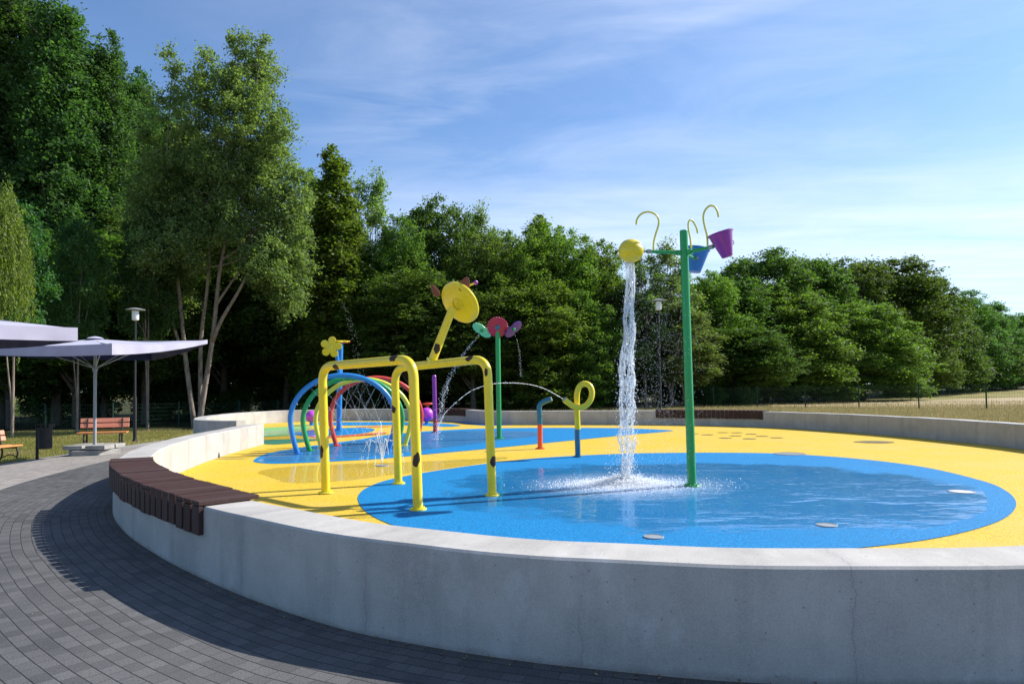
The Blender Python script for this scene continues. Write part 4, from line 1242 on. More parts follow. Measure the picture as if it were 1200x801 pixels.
# threads of water from the filler pipes
for (a, b, Y, lab) in (((745.8, 263), (747.5, 281), 8.6, 'thin thread of water dropping into the yellow bucket'), ((842, 254), (842.5, 274), 8.3, 'thin thread of water dropping into the purple bucket'), ((817.7, 273), (819.3, 290), 9.12, 'thin thread of water dropping into the blue bucket')):
    w = MB().tube(spline([S(*a, Y), S((a[0] + b[0]) / 2 + .2, (a[1] + b[1]) / 2, Y), S(*b, Y)], .02), .004, 6).build('water_thread', M['spray'])
    tag(w, lab, 'water', kind='stuff')
# mist drifting right of the column
rr = random.Random(12); D = Drops()
for _ in range(3200):
    x = rr.gauss(772, 24); y = rr.uniform(325, 560)
    Y = rr.uniform(8.2, 9.6); p = S(x, y, Y)
    D.add(p, rr.choice([.0015, .002, .002, .003]))
tag(D.build('mist', M['froth'], None, 1.2), 'fine mist of droplets drifting beside the falling water', 'water', kind='stuff')

# ------------------------------------------------------------------ lamps, fence, benches, bin, parasols
def lamp(label, x, y):
    z = terrain(x)
    t = thing('street_lamp', label, 'street lamp', (x, y, z), group='park lamps around the splash pad')
    H = 5.0
    pole = MB().tube([(0, 0, -.1), (0, 0, 1.6), (0, 0, 1.75), (0, 0, 4.5)], [.062, .062, .040, .036], 16).build('pole', M['black'], t)
    MB().lathe([(.10, 0), (.10, .03), (.066, .12), (.063, .2)], 18).build('base_collar', M['black'], pole)
    MB().lathe([(.05, 4.5), (.11, 4.53), (.12, 4.56), (.12, 4.86), (.10, 4.88)], 24).build('lantern', M['lampwhite'], t)
    MB().lathe([(.30, 4.895), (.335, 4.90), (.335, 4.915), (.16, 4.965), (.04, 4.985)], 36).build('lamp_hood', M['steel'], t)
p = GT(158, 517); lamp('park lamp beside the tall pale-trunked tree behind the red bench', p.x, p.y)
lamp('park lamp rising behind the far slatted seat and the falling water', 6.16, 28.5)
lamp('distant park lamp seen just under the giraffe head', -4.82, 42.0)

def fence():
    line = [(27.5, 29.0), (23.1, 33.3), (10.9, 46.0), (6.5, 49.3), (-6, 48.2), (-11, 44.5), (-15, 37.5), (-20, 34.2), (-34, 30)]
    pts = []
    for i in range(len(line) - 1):
        a = Vector((*line[i], 0)); b = Vector((*line[i + 1], 0)); n = max(1, round((b - a).length / 2.8))
        for k in range(n): pts.append(a.lerp(b, k / n))
    pts.append(Vector((*line[-1], 0)))
    t = thing('mesh_fence', 'green wire mesh fence on thin posts between the pad and the field and wood', 'fence', (pts[0].x, pts[0].y, 0))
    o = pts[0].copy(); H = 1.3; w = MB()
    for i, p in enumerate(pts):
        z = terrain(p.x) - .0
        b = MB(); b.box(p - o + Vector((0, 0, z + H / 2 - .1)), (.05, .05, H + .25)); b.box(p - o + Vector((0, 0, z + H + .03)), (.06, .06, .02))
        b.build('post', M['fence'], t, smooth=False)
        if i < len(pts) - 1:
            q = pts[i + 1]; z2 = terrain(q.x); d = (q - p); L_ = d.length; u = d.normalized()
            for h in [.06, .26, .46, .66, .86, 1.06, 1.25]:
                a = p - o + Vector((0, 0, z + h)); c = q - o + Vector((0, 0, z2 + h))
                w.tube([a, c], .005, 4, cap=False)
            n = int(L_ / .1)
            for k in range(1, n):
                f = k / n; a = (p - o).lerp(q - o, f); zz = z + (z2 - z) * f
                w.tube([a + Vector((0, 0, zz + .05)), a + Vector((0, 0, zz + 1.26))], .0035, 3, cap=False)
    w.build('wire_mesh', M['fence'], t, smooth=False)
M['fence'] = paint('fence_green', (.008, .040, .026), rough=.6, coat=0)
fence()

def park_bench(label, base, rz, L_=1.5):
    t = thing('park_bench', label, 'bench', (base.x, base.y, terrain(base.x) + .01), rz, group='red and orange park benches')
    for (y, z, nm, tilt) in ((.20, .42, 'seat', 0),):
        mb = MB()
        for k in range(3): mb.box((0, -.17 + k * .145, .42 + .01 * abs(k - 1)), (L_, .12, .035))
        mb.build('seat', M['benchwood'], t, bevel=.006, smooth=False, auto=0)
    mb = MB(); Mt = Matrix.Rotation(R(-14), 3, 'X')
    for k in range(2): mb.box((0, .245 + k * .035, .60 + k * .135), (L_, .035, .11), Mt)
    mb.build('backrest', M['benchwood2'], t, bevel=.006, smooth=False, auto=0)
    for s in (-1, 1):
        x = s * (L_ / 2 - .16); b = MB()
        b.tube(spline([(x, -.26, 0), (x, -.20, .10), (x, -.235, .25), (x, -.20, .39)], .04), .020, 8)
        b.tube(spline([(x, .30, 0), (x, .20, .14), (x, .17, .28), (x, .20, .42), (x, .27, .78)], .04), .020, 8)
        b.tube([(x, -.22, .385), (x, .19, .385)], .018, 8)
        b.tube(spline([(x, -.21, .15), (x, -.05, .22), (x, .19, .14)], .04), .014, 8)
        b.build('iron_leg', M['black'], t)
m_, nt_, out_ = new_mat('red_bench_wood'); g_ = noise(nt_, mapping(nt_, obj_co(nt_), (2, 40, 40)), 1, 5, .6)
pbsdf(nt_, out_, ramp(nt_, g_, [(.3, (.60, .20, .12)), (.7, (.76, .33, .21))]), .5); M['benchwood2'] = m_
pb = GT(121, 525); park_bench('red and orange slatted park bench with iron legs behind the parasol pole', pb, R(22), 1.12)
pb = GT(-15, 543); park_bench('park bench cut by the left edge of the frame beside the black bin', pb, R(84), 1.5)

def bin_():
    p = GT(45, 539)
    t = thing('litter_bin', 'black litter bin on a post at the edge of the lawn', 'litter bin', (p.x, p.y, terrain(p.x)), R(10))
    t.scale = (.78, .78, .92)
    MB().box((-.03, 0, .34), (.05, .05, .72)).build('post', M['black'], t, smooth=False)
    b = MB(); b.lathe([(.125, .24), (.15, .26), (.155, .66), (.165, .68), (.165, .70), (.145, .70), (.14, .28), (.01, .28)], 28, None, (.15, 0, 0)); b.build('bucket', M['black'], t)
    h = MB(); h.box((.15, 0, .76), (.33, .32, .015)); h.box((.0, 0, .73), (.02, .3, .06)); h.box((.3, 0, .73), (.02, .3, .06)); h.build('lid', M['black'], t, smooth=False)
bin_()

def parasol(label, x, y, corners, apex, pole_h, drop=(.2, .2, .2, .2)):
    """corners: local (x,y,z) of the four canopy corners, anticlockwise"""
    z0 = terrain(x)
    t = thing('parasol', label, 'parasol', (x, y, z0), group='large square parasols on the left')
    MB().tube([(0, 0, .1), (0, 0, pole_h)], .032, 16).build('pole', M['alu'], t)
    cs = [Vector(c) for c in corners]; ap = Vector((0, 0, apex)); n = 14
    def surf(off):
        V = []; Fc = []
        for i in range(4):
            a, b = cs[i], cs[(i + 1) % 4]; base = len(V)
            for r in range(n + 1):
                f = r / n
                for c in range(n + 1):
                    g = c / n; p = a.lerp(b, g); p = p + Vector((0, 0, .05)) * (-4 * g * (1 - g)) * f
                    q = ap.lerp(p, f); q.z += -.05 * math.sin(PI * f) + .012 * math.sin(g * 25 + f * 11 + i) * f - .035 * abs(math.sin(g * PI * 2)) * f
                    q.z += off; V.append(q)
            for r in range(n):
                for c in range(n):
                    k = base + r * (n + 1) + c
                    if r == 0: Fc.append((k, k + n + 2, k + n + 1))
                    else: Fc.append((k, k + 1, k + n + 2, k + n + 1))
        return V, Fc
    V, Fc = surf(0); mb = MB(); mb.add(V, Fc)
    can = mb.build('canopy', M['canopy'], t, auto=0)
    V, Fc = surf(-.012); mb = MB(); mb.add(V, Fc); mb.build('underside_shade', M['underside_shade'], can, auto=0)  # extra layer below the canopy, coloured navy for the shade there
    for i in range(4):
        a, b = cs[i], cs[(i + 1) % 4]; mb = MB(); V = []; Fc = []; m = 40; ctr = Vector((0, 0, a.z))
        out = ((a + b) / 2 - ctr); out.z = 0; out.normalize()
        for off in (0, -.006):
            for k in range(m + 1):
                g = k / m; p = a.lerp(b, g); p.z -= .05 * 4 * g * (1 - g)
                w = out * (.010 * math.sin(g * 19 + i) + .006 * math.sin(g * 47))
                for j in range(5):
                    V.append(p + Vector((0, 0, -(drop[i] * (1 - g) + drop[(i + 1) % 4] * g) * j / 4 + .003)) + w * (j / 4) + out * (.004 + off))
        for s_ in range(2):
            for k in range(m):
                for j in range(4):
                    q = s_ * (m + 1) * 5 + k * 5 + j; f = (q, q + 1, q + 6, q + 5); Fc.append(f if s_ else f[::-1])
        mb.add(V, Fc); mb.m = [0] * (len(Fc) // 2) + [1] * (len(Fc) // 2); mb.build('valance', [M['canopy'], M['underside_shade']], can, auto=0)  # inner face of the valance gets the painted navy shade
    for i in range(4):
        e = ap.lerp(cs[i], .97) - Vector((0, 0, .03)); MB().tube([ap - Vector((0, 0, .06)), e], .011, 8).build('rib', M['alu'], t)
        e2 = ap.lerp(cs[i], .50) - Vector((0, 0, .10)); MB().tube([(0, 0, apex - .62), e2], .010, 8).build('strut', M['alu'], t)
        mdp = (cs[i] + cs[(i + 1) % 4]) / 2
        e = ap.lerp(mdp, .93) - Vector((0, 0, .09)); MB().tube([ap - Vector((0, 0, .06)), e], .009, 8).build('rib', M['alu'], t)
        e2 = ap.lerp(mdp, .55) - Vector((0, 0, .13)); MB().tube([(0, 0, apex - .62), e2], .009, 8).build('strut', M['alu'], t)
    MB().lathe([(.05, apex - .68), (.05, apex - .58), (.035, apex - .56)], 16).build('runner', M['alu'], t)
    MB().lathe([(.16, apex + .005), (.12, apex + .03), (.05, apex + .05), (.01, apex + .055)], 20).build('crown_cap', M['canopy'], t)
    # paving-slab ballast
    b = MB(); hx = [(.50 * math.cos(R(60 * k + 10)), .50 * math.sin(R(60 * k + 10))) for k in range(6)]
    b.prism(hx, .11); b.build('base_slab', M['concrete2'], t, bevel=.01, smooth=False, auto=0)
    for k, (dx, dy) in enumerate(((.23, .20), (-.23, .20), (.23, -.20), (-.23, -.20))):
        q = MB(); q.box((dx, dy, .165), (.40, .36, .085)); q.build('ballast_block', M['concrete2'], t, bevel=.012, smooth=False, auto=0)
pu = GT(111, 532)
zo = terrain(pu.x); ox, oy = pu.x, pu.y
def loc(px, py, Y): q = S(px, py, Y); return (q.x - ox, q.y - oy, q.z - zo)
parasol('open lilac parasol on a pale grey pole standing on a slab base beside the bench', ox, oy,
        [loc(131, 402.5, oy - 2.35), loc(243, 398, oy + .25), (-.1, 2.4, 2.26 - zo), loc(-62, 402, oy - .3)], loc(112, 397, oy)[2], loc(112, 398, oy)[2], (.20, .085, .2, .19))
ox, oy = -9.08, 9.5; zo = terrain(ox)
parasol('nearer lilac parasol whose right corner enters at the left edge of the frame', ox, oy,
        [(.45, -2.5, 2.30), (2.55, .75, 2.27), (-.45, 2.5, 2.30), (-2.55, -.75, 2.30)], 2.62, 2.6)

# ------------------------------------------------------------------ vegetation
def leaf_mesh(name, centers, sizes, up_bias=.6, droop=None):
    """one rhombic, slightly folded leaf per centre"""
    n = len(centers); g = rng
    nr = g.normal(size=(n, 3)); nr[:, 2] = np.abs(nr[:, 2]) + up_bias; nr /= np.linalg.norm(nr, axis=1)[:, None]
    a = g.normal(size=(n, 3))
    if droop is not None: a = a * .35 + np.array([0, 0, -1.0])
    u = a - nr * np.sum(a * nr, axis=1)[:, None]; u /= np.linalg.norm(u, axis=1)[:, None] + 1e-9
    w = np.cross(nr, u); s = sizes[:, None]
    c = centers
    v = np.stack([c - u * s * .5, c + w * s * .30 - u * s * .02 + nr * s * .06, c + u * s * .55, c - w * s * .30 - u * s * .02 + nr * s * .06], axis=1).reshape(-1, 3)
    me = bpy.data.meshes.new(name)
    me.vertices.add(n * 4); me.vertices.foreach_set('co', v.astype(np.float32).ravel())
    me.loops.add(n * 4); me.loops.foreach_set('vertex_index', np.arange(n * 4, dtype=np.int32))
    me.polygons.add(n); me.polygons.foreach_set('loop_start', np.arange(0, n * 4, 4, dtype=np.int32))
    me.polygons.foreach_set('loop_total', np.full(n, 4, dtype=np.int32))
    me.update(calc_edges=True); me.validate(); return me

def crown_points(lobes, nclump, per, clump_r, shell=.55, flat=.6, seed=0, gaps=.25):
    """lobes: (x,y,z,rx,ry,rz). Clumps of leaves on sprays near the lobe surfaces, with gaps"""
    g = np.random.default_rng(seed); P = []
    vol = np.array([(l[3] * l[4] * l[5]) ** (2 / 3) for l in lobes]); vol /= vol.sum()
    for _ in range(nclump):
        l = lobes[g.choice(len(lobes), p=vol)]
        d = g.normal(size=3); d /= np.linalg.norm(d)
        r = 1 - g.random() ** 1.6 * (1 - shell) if g.random() < .82 else g.random() ** .5
        r *= 1 + .10 * math.sin(d[0] * 7 + l[0] * 3) + .09 * math.sin(d[2] * 9 + l[1] * 5) + g.normal() * .05
        if math.sin(d[0] * 5.3 + l[2] * 2.1 + seed) * math.sin(d[2] * 6.1 + l[0]) * math.sin(d[1] * 4.7 + 1) > 1 - gaps * 2: continue
        c = np.array([l[0] + d[0] * l[3] * r, l[1] + d[1] * l[4] * r, l[2] + d[2] * l[5] * r])
        k = int(per * g.uniform(.5, 1.5)); cr = clump_r * g.uniform(.55, 1.4)
        q = g.normal(size=(k, 3)) * np.array([cr, cr, cr * flat]) * .62
        # sprays hang a little outwards
        q[:, 2] -= .25 * np.abs(q[:, 0] * d[0] + q[:, 1] * d[1])
        P.append(c + q)
    return np.concatenate(P)

def limb(mb, a, b, ra, rb, seed, seg=8, wob=.06):
    rr = random.Random(seed); a = Vector(a); b = Vector(b); n = 7; L_ = (b - a).length; pts = []
    ph = rr.uniform(0, 6.28); ph2 = rr.uniform(0, 6.28)
    for i in range(n + 1):
        t = i / n; p = a.lerp(b, t)
        k = math.sin(t * PI); pts.append(p + Vector((math.sin(t * 5 + ph), math.cos(t * 4 + ph2), 0)) * wob * L_ * .5 * k - Vector((0, 0, .05 * L_ * k)) * (1 if abs(b.x - a.x) + abs(b.y - a.y) > L_ * .5 else 0))
    mb.tube(pts, [ra + (rb - ra) * (i / n) ** .8 for i in range(n + 1)], seg)
    return pts

def make_tree(name, H, lobes, nclump, per, clump_r, leaf, leafmat, barkmat, trunks, seed, flat=.6, gaps=.25, shell=.55, droop=None, branches=14, extra=None):
    """returns a proto (root, [children]) – a plain set of meshes to be copied"""
    tk = MB(); rr = random.Random(seed)
    for tr in trunks:
        if tr[0] == 'p': r0 = tr[2]; pl = tr[1]; x1 = pl[-1][0]; y1 = pl[-1][1]; z1 = pl[-1][2]; pts = spline(pl, H * .03)
        else: x0, y0, x1, y1, z1, r0 = tr
        mid_ = None if tr[0] == 'p' else (x0 * .55 + x1 * .45 + rr.uniform(-.15, .15), y0 * .55 + y1 * .45, z1 * .5)
        pts = pts if tr[0] == 'p' else spline([(x0, y0, -.3), (x0 + (x1 - x0) * .04, y0, .12), (x0 + (x1 - x0) * .15, y0 + (y1 - y0) * .15, z1 * .2), mid_, (x1, y1, z1)], H * .05)
        m = len(pts); tk.tube(pts, [r0 * (1.35 if i == 0 else 1) * (1 - .88 * (i / (m - 1)) ** .9) for i in range(m)], 10)
        for b in range(branches):
            t = rr.uniform(.45 if len(trunks) > 1 else .28, .95); p = pts[min(int(t * m), m - 1)]
            l = rr.choice(lobes); d = Vector((rr.gauss(0, 1), rr.gauss(0, 1), rr.gauss(.2, .5))).normalized()
            e = Vector((l[0] + d.x * l[3] * .8, l[1] + d.y * l[4] * .8, l[2] + d.z * l[5] * .8))
            if e.z < p.z: e.z = p.z + .3
            if (e - p).length > H * .45: e = p + (e - p).normalized() * H * .45
            limb(tk, p, e, r0 * (1 - .85 * t) * .55 + .01, .010, seed * 100 + b)
    me_t = tk.mesh(name + '_trunk'); me_t.materials.append(barkmat); me_t.polygons.foreach_set('use_smooth', [True] * len(me_t.polygons))
    P = crown_points(lobes, nclump, per, clump_r, shell, flat, seed, gaps)
    if extra is not None: P = np.concatenate([P, extra])
    sz = leaf * rng.uniform(.6, 1.4, size=len(P))
    me_c = leaf_mesh(name + '_crown', P, sz, droop=droop); me_c.materials.append(leafmat)
    W_ = P[:, 0].max() - P[:, 0].min(); Ht = np.percentile(P[:, 2], 99.8)
    return dict(name=name, trunk=me_t, crown=me_c, W=float(W_), H=float(Ht))

def lobes_random(n, H, R0, z0, z1, seed, rs=(.28, .45), top=.55, sq=1.0):
    rr = random.Random(seed); L_ = []
    for i in range(n):
        t = (i + .5) / n; z = z0 + (z1 - z0) * t
        env = R0 * math.sqrt(max(.05, 1 - ((t - .38) / .74) ** 2))
        a = i * 2.4 + rr.uniform(-.4, .4); rad = env * rr.uniform(.35, .75)
        r = R0 * rr.uniform(*rs) * (1 - .22 * t) * 1.5
        L_.append((math.cos(a) * rad, math.sin(a) * rad, z, r, r, r * rr.uniform(.75, 1.05) * sq))
    return L_

PR = {}
# tall dark poplar: column of upright lobes
lp = []
for i in range(30):
    t = i / 29; a = i * 2.4; z = 2.5 + t * 14.5; e = 2.6 * math.sin(PI * (.16 + .80 * t)) ** .7 * (1 - .35 * t)
    lp.append((math.cos(a) * e * .62, math.sin(a) * e * .62, z, 1.25 - .5 * t, 1.25 - .5 * t, 1.7 - .4 * t))
PR['poplar'] = make_tree('poplar', 18.5, lp, 2300, 52, .30, .150, M['leaf_poplar'], M['bark'], [(0, 0, .2, 0, 16.5, .24)], 3, flat=.9, gaps=.34, branches=34)
# big pale multi-stem tree
ls = []
gs = random.Random(15)
for k, (tx, tz, lo) in enumerate([(-2.6, 15.2, 7.2), (-1.5, 18.2, 7.8), (.3, 18.8, 8.4), (2.3, 19.2, 8.6), (3.3, 19.3, 8.0), (4.3, 15.6, 7.2), (5.2, 12.6, 6.8), (.9, 15, 8.6), (-.7, 15.5, 8.8), (5.4, 9.6, 6.2), (-2.9, 10.5, 6.6)]):
    n_ = int((tz - lo) / 1.05)
    for j in range(n_ + 1):
        t = j / max(1, n_); z = lo + (tz - .6 - lo) * t
        r = (.54 + .56 * math.sin(PI * min(1, (1 - t) * .80 + .04))) * gs.uniform(.8, 1.15)
        pull = .80 + .20 * t
        ls.append((tx * pull + gs.uniform(-.45, .45) + .12, gs.uniform(-1, 1) * (2.6 - 1.7 * t), z, r, r, r * 1.15))
PR['silver'] = make_tree('pale_tree', 19.3, ls, 4000, 54, .29, .135, M['leaf_silver'], M['bark_pale'],
    [('p', [(-.28, 0, -.4), (-.42, 0, .8), (-.85, .1, 3.4), (-1.35, .2, 7.3), (-1.9, .1, 12), (-1.6, 0, 17)], .15),
     ('p', [(-.15, .2, -.4), (-.1, .2, 1), (-.12, .3, 4.3), (.3, .2, 7.3), (.6, 0, 12), (1.5, 0, 17.5)], .135),
     ('p', [(-.05, -.1, -.4), (.10, -.1, 1), (.72, -.2, 4.3), (1.2, -.2, 8.1), (2.3, 0, 13), (3.2, 0, 18)], .16),
     ('p', [(.70, -.2, 4.2), (1.3, -.3, 5.3), (2.4, -.4, 6.9), (3.4, -.3, 9), (4.4, -.2, 12)], .11),
     ('p', [(-1.0, .1, 3.6), (-1.6, 0, 5.3), (-2.4, -.2, 7.0), (-2.7, -.2, 11)], .09),
     ('p', [(.95, -.2, 6.0), (2.0, .2, 7.6), (3.2, .4, 8.8), (4.8, .3, 10)], .07)], 5, flat=.8, gaps=.26, branches=9)
# broad trees
PR['broad'] = make_tree('broad_tree', 12, lobes_random(22, 12, 3.9, 1.6, 11.2, 11), 1900, 52, .34, .165, M['leaf_broad'], M['bark'], [(0, 0, .3, .2, 9.5, .24)], 11, flat=.65, gaps=.18, branches=20)
PR['broad2'] = make_tree('broad_tree', 12, lobes_random(26, 12, 3.5, 1.2, 11.3, 23, (.24, .40)), 1900, 52, .32, .155, M['leaf_lime'], M['bark'], [(0, 0, -.2, .1, 9.8, .22)], 23, flat=.7, gaps=.2, branches=20)
# slender, pointed
lq = []
for i in range(24):
    t = i / 23; a = i * 2.4; z = 1.8 + t * 11.4; e = 1.55 * math.sin(PI * (.22 + .74 * t)) ** .8
    lq.append((math.cos(a) * e * .6, math.sin(a) * e * .6, z, .85 - .45 * t, .85 - .45 * t, 1.15 - .3 * t))
PR['slender'] = make_tree('slender_tree', 13.5, lq, 900, 54, .32, .17, M['leaf_lime'], M['bark_pale'], [(0, 0, .1, 0, 12.8, .14)], 31, flat=.8, gaps=.2, branches=16)
# airy silver birch-like
lq = []
for i in range(18):
    t = i / 17; a = i * 2.4; z = 3.5 + t * 9.3; e = 1.9 * math.sin(PI * (.2 + .72 * t)) ** .8
    lq.append((math.cos(a) * e * .7, math.sin(a) * e * .7, z, .75 - .3 * t, .75 - .3 * t, .9))
PR['airy'] = make_tree('airy_tree', 13, lq, 900, 38, .34, .15, M['leaf_silver'], M['bark_pale'], [(0, 0, .1, 0, 12.4, .11), (.1, .1, -1.1, .2, 9.5, .07)], 37, flat=.9, gaps=.4, shell=.3, branches=26)
# layered acacia
la = []
rr = random.Random(41)
for i in range(30):
    t = i / 29; a = i * 2.4; z = 1.2 + t * 9.4; e = 4.4 * math.sin(PI * (.30 + .62 * t)) ** .7
    la.append((math.cos(a) * e * .72, math.sin(a) * e * .72, z, rr.uniform(1.3, 1.9) - .6 * t, 1.6 - .6 * t, rr.uniform(.8, 1.35)))
PR['acacia'] = make_tree('acacia', 11, la, 1900, 56, .36, .165, M['leaf_acacia'], M['bark'], [(0, 0, .3, 0, 8.8, .22)], 41, flat=.55, gaps=.18, branches=18)
PR['acacia_lime'] = dict(PR['acacia']); mc = PR['acacia']['crown'].copy(); mc.materials.clear(); mc.materials.append(M['leaf_lime']); PR['acacia_lime']['crown'] = mc
PR['broad_dark'] = make_tree('broad_tree', 12, lobes_random(22, 12, 3.7, 3.4, 11.2, 83, (.26, .40)), 1600, 52, .36, .17, M['leaf_dark'], M['bark'], [(0, 0, .3, .2, 9.5, .22)], 83, flat=.55, gaps=.3, branches=18)
# shrub
PR['shrub'] = make_tree('shrub', 2.4, lobes_random(12, 2.4, 1.3, .4, 2.1, 51, (.3, .5)), 260, 52, .22, .12, M['leaf_acacia'], M['bark'], [(0, 0, .05, 0, 1.8, .04), (.1, 0, .5, .2, 1.7, .03), (-.1, 0, -.5, -.1, 1.6, .03)], 51, flat=.7, branches=6)
# weeping willow: hanging strands
gw = np.random.default_rng(61); W_ = []
for _ in range(520):
    a = gw.uniform(0, 6.28); r = gw.uniform(.5, 1.0) * 2.9; z = 9.2 - (r / 2.9) ** 2 * 2.0 + gw.normal() * .5
    ln = gw.uniform(1.0, 3.6); k = int(ln / .055); t = np.linspace(0, 1, k)
    x = math.cos(a) * (r + .5 * np.sin(t * 1.5)); y = math.sin(a) * (r + .5 * np.sin(t * 1.5))
    W_.append(np.stack([x + gw.normal(size=k) * .05 + .08 * np.sin(t * 6 + a), y + gw.normal(size=k) * .05, z - t * ln], axis=1))
PR['willow'] = make_tree('weeping_willow', 10, [(0, 0, 8.2, 2.4, 2.4, 1.5), (1, .5, 7.6, 1.6, 1.6, 1.2), (-1, 0, 7.6, 1.6, 1.6, 1.2)], 200, 40, .35, .16, M['leaf_willow'], M['bark'], [(0, 0, .2, 0, 8.2, .26)], 61, droop=1, extra=np.concatenate(W_), branches=10)
# high-crowned thin-trunked woodland edge tree
lt = []
for i in range(14):
    t = i / 13; a = i * 2.4; z = 5.5 + t * 6; e = 1.9 * math.sin(PI * (.2 + .7 * t)); lt.append((math.cos(a) * e, math.sin(a) * e, z, 1.0, 1.0, .9))
PR['thin'] = make_tree('thin_tree', 12, lt, 420, 50, .36, .18, M['leaf_poplar'], M['bark_pale'], [(0, 0, .35, 0, 10.5, .13), (.1, .05, -.7, .1, 9, .09)], 71, flat=.7, branches=5)

def plant(kind, x, y, h, w, label, cat='tree', group=None, rz=None, dz=0):
    p = PR[kind]
    t = thing(p['name'], label, cat, (x, y, terrain(x) + dz), group=group)
    sx = w / p['W']; sz = h / p['H']; a = random.uniform(0, 6.28) if rz is None else rz
    for nm in ('trunk', 'crown'):
        o = bpy.data.objects.new(nm if kind != 'shrub' else ('stems' if nm == 'trunk' else 'foliage'), p[nm]); C.objects.link(o); o.parent = t
        o.scale = (sx, sx, sz); o.rotation_euler = (0, 0, a)
    return t
def tree_at(kind, px, top, Y, wpx, label, group='trees of the wood behind the splash pad', rz=None):
    b = S(px, 500, Y); tp = S(px, top, Y); z = terrain(b.x)
    return plant(kind, b.x, Y, tp.z - z, wpx * (1.0 if kind in ('poplar', 'thin', 'willow') else 1.28 if px < 850 else 1.5) / 800 * Y, label, 'tree', group, rz)

T = [
 ('poplar', -75, -90, 39, 220, 'towering dark poplar outside the left edge of the frame'),
 ('poplar', 2, -55, 40, 185, 'tallest dark poplar, its top cut off at the upper left corner'),
 ('poplar', 66, 0, 39, 150, 'dark poplar second from the left edge, reaching almost to the top of the frame'),
 ('poplar', 122, 48, 41, 120, 'dark poplar whose pointed top stands just left of the tall pale tree'),
 ('poplar', 160, 88, 44, 110, 'poplar with a blunt top just right of the pointed one'),
 ('poplar', 195, 130, 46, 120, 'dark tree filling the gap behind the left side of the pale multi-stem tree'),
 ('broad_dark', 90, 275, 37, 170, 'dark bushy tree behind the standing parasol'),
 ('broad_dark', 12, 300, 36, 150, 'dark bushy tree behind the nearer parasol'),
 ('broad_dark', 170, 255, 40, 150, 'dark bushy tree behind the left park lamp'),
 ('broad_dark', 262, 270, 46, 170, 'dark tree behind the pale trunks of the multi-stem tree'),
 ('slender', 394, 178, 41, 86, 'slim pointed tree just right of the pale multi-stem tree'),
 ('slender', 368, 205, 43, 60, 'slim tree half hidden by the right side of the pale multi-stem tree'),
 ('airy', 434, 203, 44, 72, 'airy grey-green tree between the slim pointed tree and the round woods'),
 ('broad', 462, 252, 43, 105, 'round green tree right of the airy grey-green tree'),
 ('broad_dark', 335, 290, 45, 150, 'dark tree above the left feet of the rainbow arches'),
 ('broad', 412, 285, 43, 140, 'bushy tree right behind the yellow star flower'),
 ('broad_dark', 512, 240, 46, 96, 'green tree whose top rises above the giraffe head'),
 ('airy', 566, 243, 49, 60, 'thin see-through treetop poking above the woods right of the giraffe'),
 ('broad', 556, 273, 43, 120, 'leafy tree behind the crimson flower pole'),
 ('broad2', 604, 272, 44, 105, 'yellow-green tree right of the crimson flower disc'),
 ('slender', 632, 256, 47, 78, 'upright tree making the highest point in the middle of the woods'),
 ('broad2', 655, 268, 46, 110, 'yellow-green tree above the looped yellow cannon'),
 ('broad2', 697, 284, 47, 95, 'leafy tree just left of the yellow bucket'),
 ('broad_dark', 485, 320, 39.5, 140, 'dark bushy tree behind the giraffe neck'),
 ('broad_dark', 555, 345, 40.5, 120, 'low dark tree behind the right giraffe legs'),
 ('broad2', 625, 330, 42, 130, 'low leafy tree behind the short red and blue pipe'),
 ('broad', 690, 345, 43, 110, 'low leafy tree behind the falling water'),
 ('airy', 757, 292, 44, 62, 'grey-green tree seen between the yellow bucket and the green pole'),
 ('airy', 788, 284, 45, 66, 'grey-green tree right behind the green bucket pole'),
 ('broad_dark', 740, 340, 46, 110, 'dark tree behind the lamp on the far wall'),
 ('broad2', 828, 322, 49, 92, 'yellow-green tree just right of the green bucket pole'),
 ('broad_dark', 858, 330, 53, 95, 'tree between the bucket pole and the rounded trees of the field edge'),
 ('airy', 805, 355, 43.5, 80, 'low grey-green tree at the foot of the green bucket pole'),
 ('broad_dark', 862, 385, 48, 105, 'low black-green tree at the left end of the dry field'),
 ('acacia', 898, 298, 58, 130, 'broad acacia with the highest crown right of the purple bucket'),
 ('acacia', 955, 305, 63, 110, 'acacia second from the left along the field edge'),
 ('acacia_lime', 925, 345, 54, 120, 'bright layered acacia leaning out over the dry field'),
 ('acacia_lime', 1012, 358, 57, 115, 'rounded bright acacia bush reaching down to the dry field'),
 ('broad_dark', 990, 310, 66, 90, 'dark crown behind the rounded bright acacia'),
 ('broad_dark', 1040, 306, 70, 110, 'dark domed tree at the highest point of the field edge on the right'),
 ('acacia', 1080, 325, 75, 100, 'tree just right of the dark domed tree'),
 ('broad', 1068, 385, 68, 80, 'low tree at the foot of the dark domed tree'),
 ('acacia', 1118, 343, 84, 90, 'fourth tree in from the right edge of the frame on the far skyline'),
 ('broad_dark', 1112, 395, 78, 70, 'low rounded tree in the middle of the far right tree line'),
 ('acacia', 1152, 357, 92, 80, 'third tree in from the right edge of the frame on the far skyline'),
 ('broad_dark', 1150, 400, 86, 70, 'low rounded tree near the right end of the tree line'),
 ('acacia', 1186, 370, 100, 75, 'second tree in from the right edge of the frame on the far skyline'),
 ('broad', 1192, 405, 95, 70, 'low tree at the right edge above the dry field'),
 ('acacia', 1222, 374, 106, 75, 'tree cut by the right edge of the frame'),
 ('willow', -26, 205, 23.5, 110, 'yellow-green weeping willow hanging in at the left edge'),
 ('thin', 14, 240, 28.0, 95, 'thin leaning trunk left of the litter bin'),
 ('thin', 90, 260, 31.0, 80, 'thin trunk right behind the park bench'),
 ('thin', 173, 240, 33.5, 80, 'thin pale twin trunk right of the left lamp'),
]
